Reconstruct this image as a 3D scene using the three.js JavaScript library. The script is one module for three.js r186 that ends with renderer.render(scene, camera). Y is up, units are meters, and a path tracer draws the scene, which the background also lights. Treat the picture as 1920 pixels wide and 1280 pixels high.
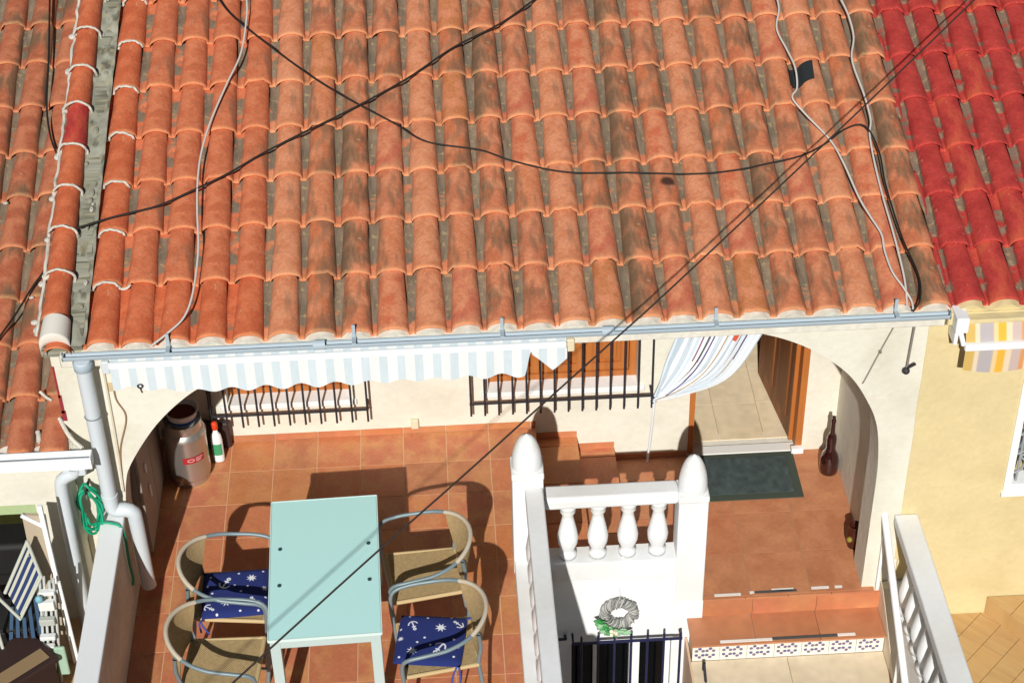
import * as THREE from 'three';
import { RoundedBoxGeometry } from 'three/addons/geometries/RoundedBoxGeometry.js';
import { mergeGeometries } from 'three/addons/utils/BufferGeometryUtils.js';

// ---------------------------------------------------------------- camera, sky, sun, exposure
const D2R = Math.PI / 180;
const scene = new THREE.Scene();
const camera = new THREE.PerspectiveCamera(20.62, 1024 / 682, 0.1, 400);
camera.rotation.order = 'YXZ';
camera.rotation.set(-37.8 * D2R, -2.37 * D2R, -1.29 * D2R);
camera.position.set(0.371, 8.75, 10.266);
scene.add(camera);

const renderer = new THREE.WebGLRenderer({ antialias: true });
renderer.setSize(1024, 682);
renderer.toneMapping = THREE.LinearToneMapping;
renderer.toneMappingExposure = 0.91;
renderer.shadowMap.enabled = true;

{ // clear blue sky, paler towards the horizon
  const W = 64, H = 32, d = new Float32Array(W * H * 4);
  for (let j = 0; j < H; j++) for (let i = 0; i < W; i++) {
    const el = ((j + 0.5) / H - 0.5) * Math.PI, t = Math.max(0, Math.sin(el));
    const k = Math.pow(1 - t, 3), o = (j * W + i) * 4;
    if (el > 0) { d[o] = 0.03 + 0.07 * k; d[o + 1] = 0.053 + 0.075 * k; d[o + 2] = 0.09 + 0.065 * k; }
    else { d[o] = 0.06; d[o + 1] = 0.058; d[o + 2] = 0.055; }
    d[o + 3] = 1;
  }
  const t = new THREE.DataTexture(d, W, H, THREE.RGBAFormat, THREE.FloatType);
  t.mapping = THREE.EquirectangularReflectionMapping; t.magFilter = THREE.LinearFilter; t.minFilter = THREE.LinearFilter; t.needsUpdate = true;
  scene.background = t; scene.environment = t;
}
const SUN = new THREE.Vector3(-0.145, 0.68, 1).normalize();
const sun = new THREE.DirectionalLight(0xfffbf4, 4.9);
sun.position.copy(SUN).multiplyScalar(25);
sun.castShadow = true;
sun.shadow.mapSize.set(4096, 4096);
Object.assign(sun.shadow.camera, { left: -8, right: 8, top: 8, bottom: -8, near: 1, far: 60 });
scene.add(sun); scene.add(sun.target);

// ---------------------------------------------------------------- helpers
function rng(s) { return () => { s |= 0; s = s + 0x6D2B79F5 | 0; let t = Math.imul(s ^ s >>> 15, 1 | s); t = t + Math.imul(t ^ t >>> 7, 61 | t) ^ t; return ((t ^ t >>> 14) >>> 0) / 4294967296; }; }
const R = rng(7);
const rr = (a, b) => a + (b - a) * R();
const hash = (x, y, s) => { let h = Math.imul(x, 374761393) + Math.imul(y, 668265263) + Math.imul(s, 1442695041) | 0; h = Math.imul(h ^ h >>> 13, 1274126177); return ((h ^ h >>> 16) >>> 0) / 4294967296; };
function vn(x, y, p, q, s) { // tileable value noise, periods p,q
  const xi = Math.floor(x), yi = Math.floor(y), fx = x - xi, fy = y - yi, u = fx * fx * (3 - 2 * fx), v = fy * fy * (3 - 2 * fy);
  const m = (a, b) => ((a % b) + b) % b, X0 = m(xi, p), X1 = m(xi + 1, p), Y0 = m(yi, q), Y1 = m(yi + 1, q);
  const a = hash(X0, Y0, s), b = hash(X1, Y0, s), c = hash(X0, Y1, s), d = hash(X1, Y1, s);
  return a + (b - a) * u + (c - a) * v + (a - b - c + d) * u * v;
}
function fbm(u, v, p, q, s, oct = 4) { let t = 0, a = 0.5, n = 0; for (let o = 0; o < oct; o++) { t += a * vn(u * p, v * q, p, q, s + o * 17); n += a; a *= 0.5; p *= 2; q *= 2; } return t / n; }
const mix = (a, b, t) => a + (b - a) * t, mix3 = (a, b, t) => [mix(a[0], b[0], t), mix(a[1], b[1], t), mix(a[2], b[2], t)];
const sst = (a, b, x) => { const t = Math.min(1, Math.max(0, (x - a) / (b - a))); return t * t * (3 - 2 * t); };
function tex(w, h, fn, srgb = true, wrap = true) {
  const d = new Uint8Array(w * h * 4);
  for (let j = 0; j < h; j++) for (let i = 0; i < w; i++) { const c = fn((i + 0.5) / w, (j + 0.5) / h), o = (j * w + i) * 4; for (let k = 0; k < 3; k++) d[o + k] = Math.max(0, Math.min(255, Math.round(c[k]))); d[o + 3] = 255; }
  const t = new THREE.DataTexture(d, w, h); t.magFilter = THREE.LinearFilter; t.minFilter = THREE.LinearMipmapLinearFilter; t.generateMipmaps = true;
  if (wrap) t.wrapS = t.wrapT = THREE.RepeatWrapping;
  if (srgb) t.colorSpace = THREE.SRGBColorSpace; t.needsUpdate = true; return t;
}
const std = (color, roughness = 0.8, o = {}) => new THREE.MeshStandardMaterial({ color, roughness, ...o });
const taken = {};
function numbered(n) { if (!(n in taken)) { taken[n] = 0; return n; } taken[n]++; return n + '_' + String(taken[n]).padStart(3, '0'); }
function thing(name, label, category, pos = [0, 0, 0], ry = 0, group) {
  const o = new THREE.Group(); o.name = numbered(name); o.position.set(...pos); o.rotation.y = ry; o.userData = { label, category };
  if (group) o.userData.group = group; scene.add(o); return o;
}
function structure(name) { const o = new THREE.Group(); o.name = name; o.userData = { kind: 'structure' }; scene.add(o); return o; }
function part(name, geo, m, parent, label) { const o = new THREE.Mesh(geo, m); o.name = name; if (label) o.userData.label = label; parent.add(o); return o; }
function sub(name, parent) { const o = new THREE.Group(); o.name = name; parent.add(o); return o; }
function bb(x0, x1, y0, y1, z0, z1, r = 0, seg = 1) { // box between corners, uv in metres
  const w = x1 - x0, h = y1 - y0, d = z1 - z0;
  let g;
  if (r > 0) { g = new RoundedBoxGeometry(w, h, d, seg, Math.min(r, w / 2.01, h / 2.01, d / 2.01)); const q = g.attributes.position, uv = g.attributes.uv, n = g.attributes.normal; for (let i = 0; i < q.count; i++) { const ax = Math.abs(n.getX(i)), ay = Math.abs(n.getY(i)), az = Math.abs(n.getZ(i)); if (ax >= ay && ax >= az) uv.setXY(i, q.getZ(i), q.getY(i)); else if (ay >= az) uv.setXY(i, q.getX(i), q.getZ(i)); else uv.setXY(i, q.getX(i), q.getY(i)); } }
  else { g = new THREE.BoxGeometry(w, h, d); const uv = g.attributes.uv, n = g.attributes.normal; for (let i = 0; i < uv.count; i++) { const ax = Math.abs(n.getX(i)), ay = Math.abs(n.getY(i)); uv.setXY(i, uv.getX(i) * (ax > 0.5 ? d : w), uv.getY(i) * (ay > 0.5 ? d : h)); } }
  g.translate((x0 + x1) / 2, (y0 + y1) / 2, (z0 + z1) / 2); return g;
}
const V = (a) => new THREE.Vector3(...a);
const tube = (pts, r, seg = 40, rad = 6, closed = false, tension = 0.5) => new THREE.TubeGeometry(new THREE.CatmullRomCurve3(pts.map(V), closed, 'catmullrom', tension), seg, r, rad, closed);
const rod = (a, b, r, rad = 8, r2 = r) => { const A = V(a), B = V(b), L = A.distanceTo(B); const g = new THREE.CylinderGeometry(r2, r, L, rad); g.applyQuaternion(new THREE.Quaternion().setFromUnitVectors(new THREE.Vector3(0, 1, 0), B.clone().sub(A).normalize())); g.translate((A.x + B.x) / 2, (A.y + B.y) / 2, (A.z + B.z) / 2); return g; };
const lathe = (pts, seg = 20) => new THREE.LatheGeometry(pts.map(p => new THREE.Vector2(p[0], p[1])), seg);
const at = (g, x, y, z) => g.translate(x, y, z);
const merge = (a) => mergeGeometries(a.map(g => { const q = g.index ? g.toNonIndexed() : g; for (const k of Object.keys(q.attributes)) if (!['position', 'normal', 'uv'].includes(k)) q.deleteAttribute(k); return q; }));

// ---------------------------------------------------------------- materials
const bumpFine = tex(256, 256, (u, v) => { const n = fbm(u, v, 24, 24, 3, 4) * 255; return [n, n, n]; }, false);
const stuccoMap = (c, amt, s) => tex(256, 256, (u, v) => { const n = fbm(u, v, 4, 4, s, 5) - 0.5, m = fbm(u, v, 40, 40, s + 5, 2) - 0.5, k = 1 + amt * n + amt * 0.5 * m; const dirt = sst(0.45, 0.85, fbm(u, v, 3, 3, s + 9, 5)) * 0.035; return [c[0] * k * (1 - dirt), c[1] * k * (1 - dirt * 1.2), c[2] * k * (1 - dirt * 1.6)]; });
const stucco = (c, amt, s, bs = 0.003) => new THREE.MeshStandardMaterial({ map: stuccoMap(c, amt, s), roughness: 0.92, bumpMap: bumpFine, bumpScale: bs });
const M = {
  cream: stucco([223, 220, 206], 0.06, 11),
  whiteWall: stucco([236, 239, 240], 0.02, 23, 0.0015),
  yellow: stucco([216, 199, 152], 0.07, 31),
  beigeWall: stucco([226, 212, 188], 0.07, 37),
  greenWall: stucco([176, 196, 148], 0.06, 41),
  roughCream: stucco([214, 209, 196], 0.16, 43, 0.008),
  white: std(0xf0f2f3, 0.55), whitePaint: std(0xe9edf0, 0.6), paintTrim: stucco([233, 236, 238], 0.035, 29, 0.0012), whitePvc: std(0xcdd6dc, 0.42),
  galv: std(0xa9b9c4, 0.6), galvDark: std(0x7f8a92, 0.5, { metalness: 0.3 }),
  mortar: stucco([206, 206, 192], 0.28, 53, 0.01), mortarWhite: stucco([222, 219, 208], 0.14, 57, 0.006),
  iron: std(0x2b2a30, 0.6), ironBlue: std(0x23264a, 0.5), black: std(0x101112, 0.7), blackRubber: std(0x17181a, 0.8),
  cableGrey: std(0xd0ccc5, 0.6), cableBlack: std(0x1d1a18, 0.7),
  steel: new THREE.MeshStandardMaterial({ color: 0xc6c4be, roughness: 0.33, metalness: 0.85 }),
  tubeGrey: std(0x7a8c92, 0.45, { metalness: 0.15 }), tan: std(0xc3ab7e, 0.75),
};
M.cement = new THREE.MeshStandardMaterial({ side: THREE.DoubleSide,
  map: tex(64, 512, (u, v) => { const n = fbm(u, v, 4, 70, 61, 5), y = sst(0.56, 0.75, fbm(u, v, 4, 60, 67, 4)), d = sst(0.5, 0.75, fbm(u, v, 4, 46, 69, 4)); let c = mix3([126, 126, 110], [176, 176, 162], n); c = mix3(c, [92, 90, 74], d * 0.8); return mix3(c, [172, 164, 128], y * 0.5); }), roughness: 0.95
});
// weathered single-roll roof tiles: u across (pan first, then the roll), v up the slope
function clayTile(s, o) {
  return tex(96, 192, (u, v) => {
    const n = fbm(u, v, 4, 6, s, 5), g = fbm(u, v, 24, 40, s + 3, 2);
    let c = mix3(o.a, o.b, sst(0.25, 0.75, n));
    c = c.map(x => x * (0.92 + 0.16 * g));
    // lichen film in long soft patches, with shade painted in on the right flank
    const w = 0.75 * fbm(u, v, 3, 2, s + 31, 4) + 0.25 * fbm(u, v, 14, 5, s + 37, 3), ws = sst(o.wt, o.wt + 0.3, w + 0.1 * sst(0.7, 0.95, u + 0.2 * (fbm(u, v, 2, 6, s + 39, 3) - 0.5)) - 0.06);
    c = mix3(c, o.w, ws * o.wa * (0.75 + 0.5 * g));
    // grey-green crust lying in the pan, ragged at its ends and edges
    const edge = 0.215 + (o.pe || 0) + 0.07 * (fbm(u, v, 2, 9, s + 41, 3) - 0.5), bot = 0.13 + 0.16 * (fbm(u, 0.3, 6, 1, s + 43, 2) - 0.2);
    const pan = (1 - sst(edge - 0.02, edge + 0.02, u)) * sst(bot - 0.03, bot + 0.05, v) * sst(o.pt, o.pt + 0.12, fbm(u, v, 2, 5, s + 47, 4));
    let pc = mix3([94, 86, 72], [156, 138, 116], fbm(u, v, 16, 4, s + 51, 4));
    pc = mix3(pc, [188, 172, 118], sst(0.66, 0.76, fbm(u, v, 10, 16, s + 53, 3)) * 0.55);
    c = mix3(c, pc, pan * o.pa);
    // pale lime specks
    c = mix3(c, [222, 205, 176], sst(0.93, 0.96, vn(u * 14, v * 22, 14, 22, s + 60)) * 0.3);
    // sunlit tile noses painted in: lips lightened, with a ragged upper edge
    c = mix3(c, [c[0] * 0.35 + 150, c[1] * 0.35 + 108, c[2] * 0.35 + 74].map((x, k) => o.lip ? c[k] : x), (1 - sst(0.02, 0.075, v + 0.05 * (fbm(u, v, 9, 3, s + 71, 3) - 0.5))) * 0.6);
    if (o.spot) { const d = Math.hypot((u - 0.66) * 1.1, (v - 0.42) * 2.3); c = mix3(c, [62, 34, 24], (1 - sst(0.1, 0.24, d)) * 0.9); }
    return c;
  }, true, false);
}
const clayMat = (t) => new THREE.MeshStandardMaterial({ map: t, roughness: 0.88, bumpMap: bumpFine, bumpScale: 0.002 });
const ORA = { a: [192, 110, 74], b: [212, 136, 98], w: [118, 90, 68], wt: 0.44, wa: 0.68, pt: 0.28, pa: 0.95 };
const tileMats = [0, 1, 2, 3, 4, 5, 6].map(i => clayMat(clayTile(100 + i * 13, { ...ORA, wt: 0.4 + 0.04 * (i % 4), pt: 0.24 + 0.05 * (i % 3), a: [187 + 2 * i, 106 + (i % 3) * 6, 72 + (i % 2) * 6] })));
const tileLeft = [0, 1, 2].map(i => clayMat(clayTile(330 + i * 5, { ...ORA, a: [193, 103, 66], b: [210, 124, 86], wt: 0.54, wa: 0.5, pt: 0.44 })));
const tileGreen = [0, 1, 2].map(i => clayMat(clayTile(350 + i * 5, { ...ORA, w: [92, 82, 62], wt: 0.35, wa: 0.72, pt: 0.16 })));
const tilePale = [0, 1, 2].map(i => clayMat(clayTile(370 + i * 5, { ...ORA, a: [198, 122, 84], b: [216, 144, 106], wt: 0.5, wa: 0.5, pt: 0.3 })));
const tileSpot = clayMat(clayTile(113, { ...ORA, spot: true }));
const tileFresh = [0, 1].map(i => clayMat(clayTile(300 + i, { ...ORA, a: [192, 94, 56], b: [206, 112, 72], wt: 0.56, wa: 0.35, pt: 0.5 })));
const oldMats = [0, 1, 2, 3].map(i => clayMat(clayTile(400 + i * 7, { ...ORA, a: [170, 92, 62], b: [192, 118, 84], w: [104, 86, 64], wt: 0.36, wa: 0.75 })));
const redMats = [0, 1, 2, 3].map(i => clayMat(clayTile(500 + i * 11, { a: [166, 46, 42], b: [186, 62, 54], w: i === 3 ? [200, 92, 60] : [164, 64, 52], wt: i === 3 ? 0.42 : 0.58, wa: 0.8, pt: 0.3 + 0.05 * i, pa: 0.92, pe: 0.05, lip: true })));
// glazed terracotta floor tiles
function floorTile(s, a, b, y, ya) { return new THREE.MeshStandardMaterial({ map: tex(64, 64, (u, v) => { let c = mix3(a, b, fbm(u, v, 3, 3, s, 5)); c = mix3(c, y, sst(0.35, 0.8, fbm(u, v, 3, 3, s + 5, 5)) * ya); const k = 0.95 + 0.1 * fbm(u, v, 20, 20, s + 9, 2); return c.map(x => x * k); }), roughness: 0.55, bumpMap: bumpFine, bumpScale: 0.0006 }); }
const terraceMats = [0, 1, 2, 3, 4, 5, 6, 7].map(i => floorTile(700 + i * 9, [166 + (i % 4) * 9, 102 + (i % 4) * 6, 68 + (i % 3) * 4], [192 + (i % 3) * 6, 130 - (i % 2) * 8, 92], [210, 162, 102], 0.28 + 0.14 * (i % 3)));
const landingMats = [0, 1, 2, 3].map(i => floorTile(800 + i * 9, [168 + i * 3, 106, 72], [196, 136, 98], [204, 144, 102], 0.35));
const grout = std(0xd2a884, 0.95), groutDark = std(0xb1805f, 0.95);
const woodMap = (a, b, s) => tex(128, 128, (u, v) => { const n = fbm(u, v, 18, 2, s, 4), m = fbm(u, v, 60, 3, s + 2, 2); return mix3(a, b, n * 0.7 + m * 0.3); });
M.wood = new THREE.MeshStandardMaterial({ map: woodMap([150, 84, 36], [192, 118, 56], 900), roughness: 0.5 });
M.woodDark = new THREE.MeshStandardMaterial({ map: woodMap([88, 50, 26], [160, 98, 48], 910), roughness: 0.55 });
M.rattan = new THREE.MeshStandardMaterial({ map: tex(128, 128, (u, v) => { const a = Math.sin(u * Math.PI * 32), b = Math.sin(v * Math.PI * 32), k = 0.84 + 0.1 * a * b + 0.12 * (fbm(u, v, 16, 16, 920, 2) - 0.5), p = a * b > 0 ? 1 : 0.92; return [212 * k * p, 182 * k * p, 130 * k * p]; }), roughness: 0.8, bumpMap: tex(128, 128, (u, v) => { const n = 128 + 110 * Math.sin(u * Math.PI * 32) * Math.sin(v * Math.PI * 32); return [n, n, n]; }, false), bumpScale: 0.003 });

// ---------------------------------------------------------------- ground
{ const g = new THREE.PlaneGeometry(300, 300); g.rotateX(-Math.PI / 2); g.translate(0, -2.75, 0);
  const m = part('ground', g, std(0x4a4846, 0.95), scene); m.userData = { kind: 'structure' }; }

// ---------------------------------------------------------------- roof tile shapes
function sweepTile(len, prof, th, drop, wn, wh, seed = 0) {
  // prof: [x,y] across, rows: head, just above nose, nose top, nose bottom, underside
  const rows = [[-len, -drop, wh], [-0.02, -drop * 0.03, wn], [-0.004, -0.003, wn], [0, -th * 0.55, wn], [-0.006, -th, wn], [-0.06, -th - 0.002, wn]];
  const n = prof.length, pos = [], uv = [], idx = []; let L = [0]; for (let i = 1; i < n; i++) L.push(L[i - 1] + Math.hypot(prof[i][0] - prof[i - 1][0], prof[i][1] - prof[i - 1][1]));
  for (const [z, dy, w] of rows) for (let i = 0; i < n; i++) {
    const p = prof[i]; pos.push(p[0] > -0.095 ? p[0] * w : p[0], p[1] + dy, z + (seed && z > -0.1 ? 0.009 * (fbm(i / n, 0.4, 5, 1, seed, 3) - 0.5) - 0.012 * sst(0.72, 0.8, vn(i * 0.5, 0.5, 40, 2, seed + 9)) : 0)); uv.push(L[i] / L[n - 1], Math.min(1, -z / len));
  }
  for (let r = 0; r < rows.length - 1; r++) for (let i = 0; i < n - 1; i++) { const a = r * n + i, b = a + 1, c = a + n, d = c + 1; idx.push(a, c, b, b, c, d); }
  const g = new THREE.BufferGeometry(); g.setAttribute('position', new THREE.Float32BufferAttribute(pos, 3)); g.setAttribute('uv', new THREE.Float32BufferAttribute(uv, 2)); g.setIndex(idx); g.computeVertexNormals(); return g;
}
const rollProf = (rx, ry) => { const p = [[-0.136, -0.05], [-0.127, -0.061], [-0.105, -0.064]]; for (let i = 0; i <= 11; i++) { const a = Math.PI * (1 - i / 11); p.push([Math.cos(a) * rx, -ry + 0.0 + Math.sin(a) * ry]); } return p; };
const tileGeos = [0, 1, 2, 3, 4, 5].map(i => sweepTile(0.47, rollProf(0.086 + 0.0008 * (i % 4), 0.063 + 0.001 * (i % 3)), 0.02, 0.02, 1.08, 0.87, 41 + i * 7));
const hipProf = []; for (let i = 0; i <= 12; i++) { const a = Math.PI * (1 - i / 12); hipProf.push([Math.cos(a) * 0.078, -0.078 + Math.sin(a) * 0.078]); }
const hipGeo = sweepTile(0.42, hipProf, 0.014, 0.016, 1.06, 0.9);
const PITCH = 14 * D2R, GX = (k) => 0.039 + 0.215 * k;
function roofGroup(parent, y0) { const g = sub('roof', parent); g.position.set(0, y0, 1.5); g.rotation.x = PITCH; return g; }
function layTile(roof, x, s, mats) {
  const m = part('tile', tileGeos[Math.floor(R() * 6)], mats[Math.floor(R() * mats.length)], roof);
  m.position.set(x + rr(-0.006, 0.006), rr(-0.003, 0.004), -s + rr(-0.006, 0.006)); m.rotation.set(rr(-0.006, 0.006), rr(-0.01, 0.01), rr(-0.02, 0.02)); return m;
}
const ROWS = [0.03, 0.485, 0.909, 1.317, 1.742, 2.166, 2.599, 3.03];

// scalloped mortar filling the tile mouths along an eave
function eaveMortar(x0, x1, low) {
  const s = new THREE.Shape(); s.moveTo(x0, low); s.lineTo(x1, low);
  const N = Math.round((x1 - x0) / 0.012);
  for (let i = 0; i <= N; i++) { const x = x1 - (x1 - x0) * i / N; let d = ((x - 0.039) % 0.215 + 0.215) % 0.215; if (d > 0.1075) d -= 0.215; const e = Math.abs(d) < 0.066 ? Math.sqrt(1 - (d / 0.066) ** 2) : 0; s.lineTo(x, -0.05 + 0.024 * Math.cos(2 * Math.PI * d / 0.215) + 0.008 * (fbm(x / 6 + 0.5, 0.2, 60, 1, 77, 2) - 0.5)); }
  const g = new THREE.ExtrudeGeometry(s, { depth: 0.06, bevelEnabled: false, steps: 1 }); return g;
}

// ---------------------------------------------------------------- the house in the middle
const house = thing('terraced_house', 'cream rendered row house with a wide arched porch under the large orange tiled roof', 'house');
{
  const ext = (shape, z0, z1, name, m, label) => { const g = new THREE.ExtrudeGeometry(shape, { depth: z1 - z0, bevelEnabled: false, curveSegments: 24 }); g.translate(0, 0, z0); return part(name, g, m, house, label); };
  // arched front wall
  const f = new THREE.Shape(); f.moveTo(-2.0, -2.75); f.lineTo(3.275, -2.75); f.lineTo(3.275, 1.93); f.lineTo(-2.0, 1.93); f.closePath();
  const o = new THREE.Path(); o.moveTo(-1.735, -2.7);
  const arch = [[-1.735, 0.6], [-1.7, 0.9], [-1.64, 1.075], [-1.46, 1.355], [-1.27, 1.555], [-1.1, 1.67], [-0.8, 1.79], [-0.3, 1.87], [0.5, 1.9], [1.5, 1.9], [2.0, 1.885], [2.28, 1.838], [2.55, 1.712], [2.79, 1.512], [2.933, 1.29], [3.02, 1.066], [3.058, 0.75], [3.06, 0.4]];
  o.lineTo(-1.735, 0.45); o.splineThru(arch.map(p => new THREE.Vector2(...p))); o.lineTo(3.05, -2.7); o.closePath(); f.holes.push(o);
  ext(f, 1.17, 1.42, 'arched_front_wall', M.cream);
  // back wall of the porch with its openings
  const b = new THREE.Shape(); b.moveTo(-1.76, -2.7); b.lineTo(3.14, -2.7); b.lineTo(3.14, 2.2); b.lineTo(-1.76, 2.2); b.closePath();
  const hole = (x0, x1, y0, y1) => { const h = new THREE.Path(); h.moveTo(x0, y0); h.lineTo(x0, y1); h.lineTo(x1, y1); h.lineTo(x1, y0); h.closePath(); b.holes.push(h); };
  hole(-1.22, -0.36, 0.34, 1.45); hole(0.62, 1.68, 0.34, 1.45); hole(2.075, 2.885, -0.35, 1.75);
  ext(b, -0.22, 0, 'porch_back_wall', M.cream);
  // side walls, following the slope of the roof
  const side = (x0, x1, name, m) => { const s = new THREE.Shape(); s.moveTo(-1.17, -2.75); s.lineTo(-1.17, 1.95); s.lineTo(3.9, 2.95); s.lineTo(3.9, -2.75); s.closePath(); const g = new THREE.ExtrudeGeometry(s, { depth: x1 - x0, bevelEnabled: false }); g.rotateY(Math.PI / 2); g.translate(x0, 0, 0); return part(name, g, m, house); };
  side(-2.0, -1.755, 'side_wall', M.cream); side(3.135, 3.27, 'side_wall', M.cream);
  part('rear_wall', bb(-2, 3.27, -2.75, 2.9, -4.1, -3.9), M.cream, house);
  part('ceiling', bb(-1.755, 3.135, 1.93, 1.97, -3.9, 1.18), M.cream, house);
  part('partition_wall', bb(1.55, 1.65, -0.35, 1.93, -3.9, -0.22), M.cream, house);
  part('partition_wall', bb(-1.755, 1.55, -0.5, 1.93, -0.5, -0.42), M.cream, house);
  // room behind the door
  const rf = sub('room_floor', house);
  part('screed', bb(1.66, 3.13, -0.42, -0.352, -3.9, -0.2), std(0xb39d80, 0.9), rf);
  const fm = [0, 1, 2].map(i => floorTile(850 + i, [218, 198, 164], [236, 220, 192], [226, 206, 168], 0.4));
  for (let i = 0; i < 5; i++) for (let j = 0; j < 9; j++) part('tile', bb(1.665 + i * 0.33, Math.min(3.125, 1.665 + i * 0.33 + 0.325), -0.352, -0.345, -0.555 - j * 0.41 + 0.004, -0.145 - j * 0.41), fm[(i * 2 + j) % 3], rf);
  part('door_sill', bb(2.08, 2.88, -0.38, -0.336, -0.075, 0.016, 0.004), std(0xe4e3de, 0.4), house);
  part('plinth_block', bb(2.82, 2.91, -0.35, -0.3, 0.003, 0.05, 0.006), M.whiteWall, house);
  // door
  const fr = sub('door_frame', house);
  part('jamb', bb(2.06, 2.1, -0.33, 1.72, -0.16, 0.008, 0.004), M.wood, fr); part('jamb', bb(2.85, 2.9, -0.33, 1.72, -0.16, 0.01, 0.004), M.wood, fr); part('head', bb(2.06, 2.9, 1.72, 1.77, -0.16, 0.008, 0.004), M.wood, fr);
  const door = sub('door', house); door.position.set(2.845, -0.335, -0.1); door.rotation.y = 97.3 * D2R;
  part('leaf', bb(0.0, 0.8, 0, 2.05, -0.02, 0.02, 0.004), M.woodDark, door);
  for (const [x0, x1, y0, y1] of [[0.1, 0.36, 0.15, 0.9], [0.44, 0.7, 0.15, 0.9], [0.1, 0.36, 1.0, 1.9], [0.44, 0.7, 1.0, 1.9]]) for (const s of [-1, 1]) part('panel', bb(x0, x1, y0, y1, s > 0 ? 0.016 : -0.032, s > 0 ? 0.032 : -0.016, 0.01), M.woodDark, door);
  part('edge_strip', bb(-0.006, 0.012, 0, 2.05, -0.024, 0.024, 0.003), M.wood, door);
  for (const y of [0.3, 0.9, 1.6]) part('hinge', rod([-0.008, y, 0.03], [-0.008, y + 0.1, 0.03], 0.012), M.iron, door);
  part('handle', merge([rod([0.72, 1.0, 0.02], [0.72, 1.0, 0.07], 0.01), rod([0.72, 1.0, 0.07], [0.6, 1.0, 0.07], 0.01)]), M.iron, door);
  // shuttered windows
  for (const [x0, x1, n] of [[-1.22, -0.36, 2], [0.62, 1.68, 3]]) {
    const w = sub('window', house), zf = -0.16;
    part('sill', bb(x0 - 0.05, x1 + 0.05, 0.3, 0.346, -0.2, 0.028, 0.008), M.whiteWall, w);
    part('frame', merge([bb(x0 + 0.002, x0 + 0.05, 0.348, 1.44, zf, zf + 0.06), bb(x1 - 0.05, x1 - 0.002, 0.348, 1.44, zf, zf + 0.06), bb(x0 + 0.05, x1 - 0.05, 0.348, 0.395, zf, zf + 0.058), bb(x0 + 0.05, x1 - 0.05, 1.4, 1.44, zf, zf + 0.058)]), M.wood, w);
    const ww = (x1 - x0 - 0.104) / n;
    for (let i = 0; i < n; i++) {
      const a = x0 + 0.052 + i * ww + 0.003, c = a + ww - 0.006;
      part('shutter', merge([bb(a, a + 0.055, 0.397, 1.398, zf + 0.005, zf + 0.045), bb(c - 0.055, c, 0.397, 1.398, zf + 0.005, zf + 0.045), bb(a + 0.055, c - 0.055, 0.397, 0.46, zf + 0.007, zf + 0.043), bb(a + 0.055, c - 0.055, 0.9, 0.96, zf + 0.007, zf + 0.043), bb(a + 0.055, c - 0.055, 0.46, 0.9, zf + 0.012, zf + 0.024), bb(a + 0.085, c - 0.085, 0.49, 0.87, zf + 0.02, zf + 0.036, 0.006), bb(a + 0.055, c - 0.055, 0.96, 1.398, zf + 0.012, zf + 0.024)]), M.wood, w);
    }
  }
  // wrought-iron window grilles
  for (const [x0, x1, n] of [[-1.33, -0.235, 11], [0.492, 1.77, 14]]) {
    const g = sub('window_grille', house);
    for (let i = 0; i < n; i++) { const x = x0 + (x1 - x0) * i / (n - 1); part('bar', rod([x, 0.225, 0.12], [x, 1.55, 0.12], 0.0085, 6), M.iron, g); }
    for (const y of [0.328, 1.48]) { part('cross_bar', bb(x0 - 0.01, x1 + 0.01, y - 0.009, y + 0.009, 0.109, 0.119, 0.002), M.iron, g); for (const x of [x0, x1]) part('wall_tie', rod([x, y, 0.115], [x, y, -0.02], 0.008, 6), M.iron, g); }
  }
  part('junction_box', bb(0.06, 0.115, 0.055, 0.135, -0.01, 0.035, 0.008), std(0xd6cfb4, 0.6), house);
  for (const [y0, y1, w] of [[1.62, 1.86, 0.012], [1.5, 1.64, 0.02], [1.44, 1.52, 0.026]]) part('paint_streak', bb(-2.0, -2.0 + w, y0, y1, 1.4205, 1.4235), std(0x8f2a33, 0.8), house);
  // eaves
  part('eave_fascia', bb(-1.93, 3.33, 1.9, 1.99, 1.421, 1.492, 0.006), M.mortarWhite, house);
  const gs = new THREE.Shape(); { const r = 0.03; for (let i = 0; i <= 14; i++) { const a = Math.PI + Math.PI * i / 14; i ? gs.lineTo(Math.cos(a) * r, Math.sin(a) * r) : gs.moveTo(-r, 0); } gs.lineTo(r, 0.012); gs.lineTo(r - 0.004, 0.012); for (let i = 14; i >= 0; i--) { const a = Math.PI + Math.PI * i / 14; gs.lineTo(Math.cos(a) * (r - 0.004), Math.sin(a) * (r - 0.004)); } gs.closePath(); }
  const gg = new THREE.ExtrudeGeometry(gs, { depth: 5.24, bevelEnabled: false }); gg.rotateY(Math.PI / 2); gg.scale(1, 1, -1); { const ix = gg.index; if (!ix) { const p = gg.attributes.position, nn = gg.attributes.normal; for (let i = 0; i < p.count; i += 3) for (const at_ of [p, nn]) { const a = [at_.getX(i + 1), at_.getY(i + 1), at_.getZ(i + 1)]; at_.setXYZ(i + 1, at_.getX(i + 2), at_.getY(i + 2), at_.getZ(i + 2)); at_.setXYZ(i + 2, ...a); } } }
  gg.translate(-1.9, 2.014, 1.528);
  const gut = part('gutter', gg, M.galv, house);
  for (const x of [-1.895, 3.335]) part('end_cap', at(new THREE.CylinderGeometry(0.031, 0.031, 0.008, 16, 1, false, 0, Math.PI).rotateZ(Math.PI / 2).rotateX(Math.PI / 2), x, 2.014, 1.528), M.galvDark, gut);
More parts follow.
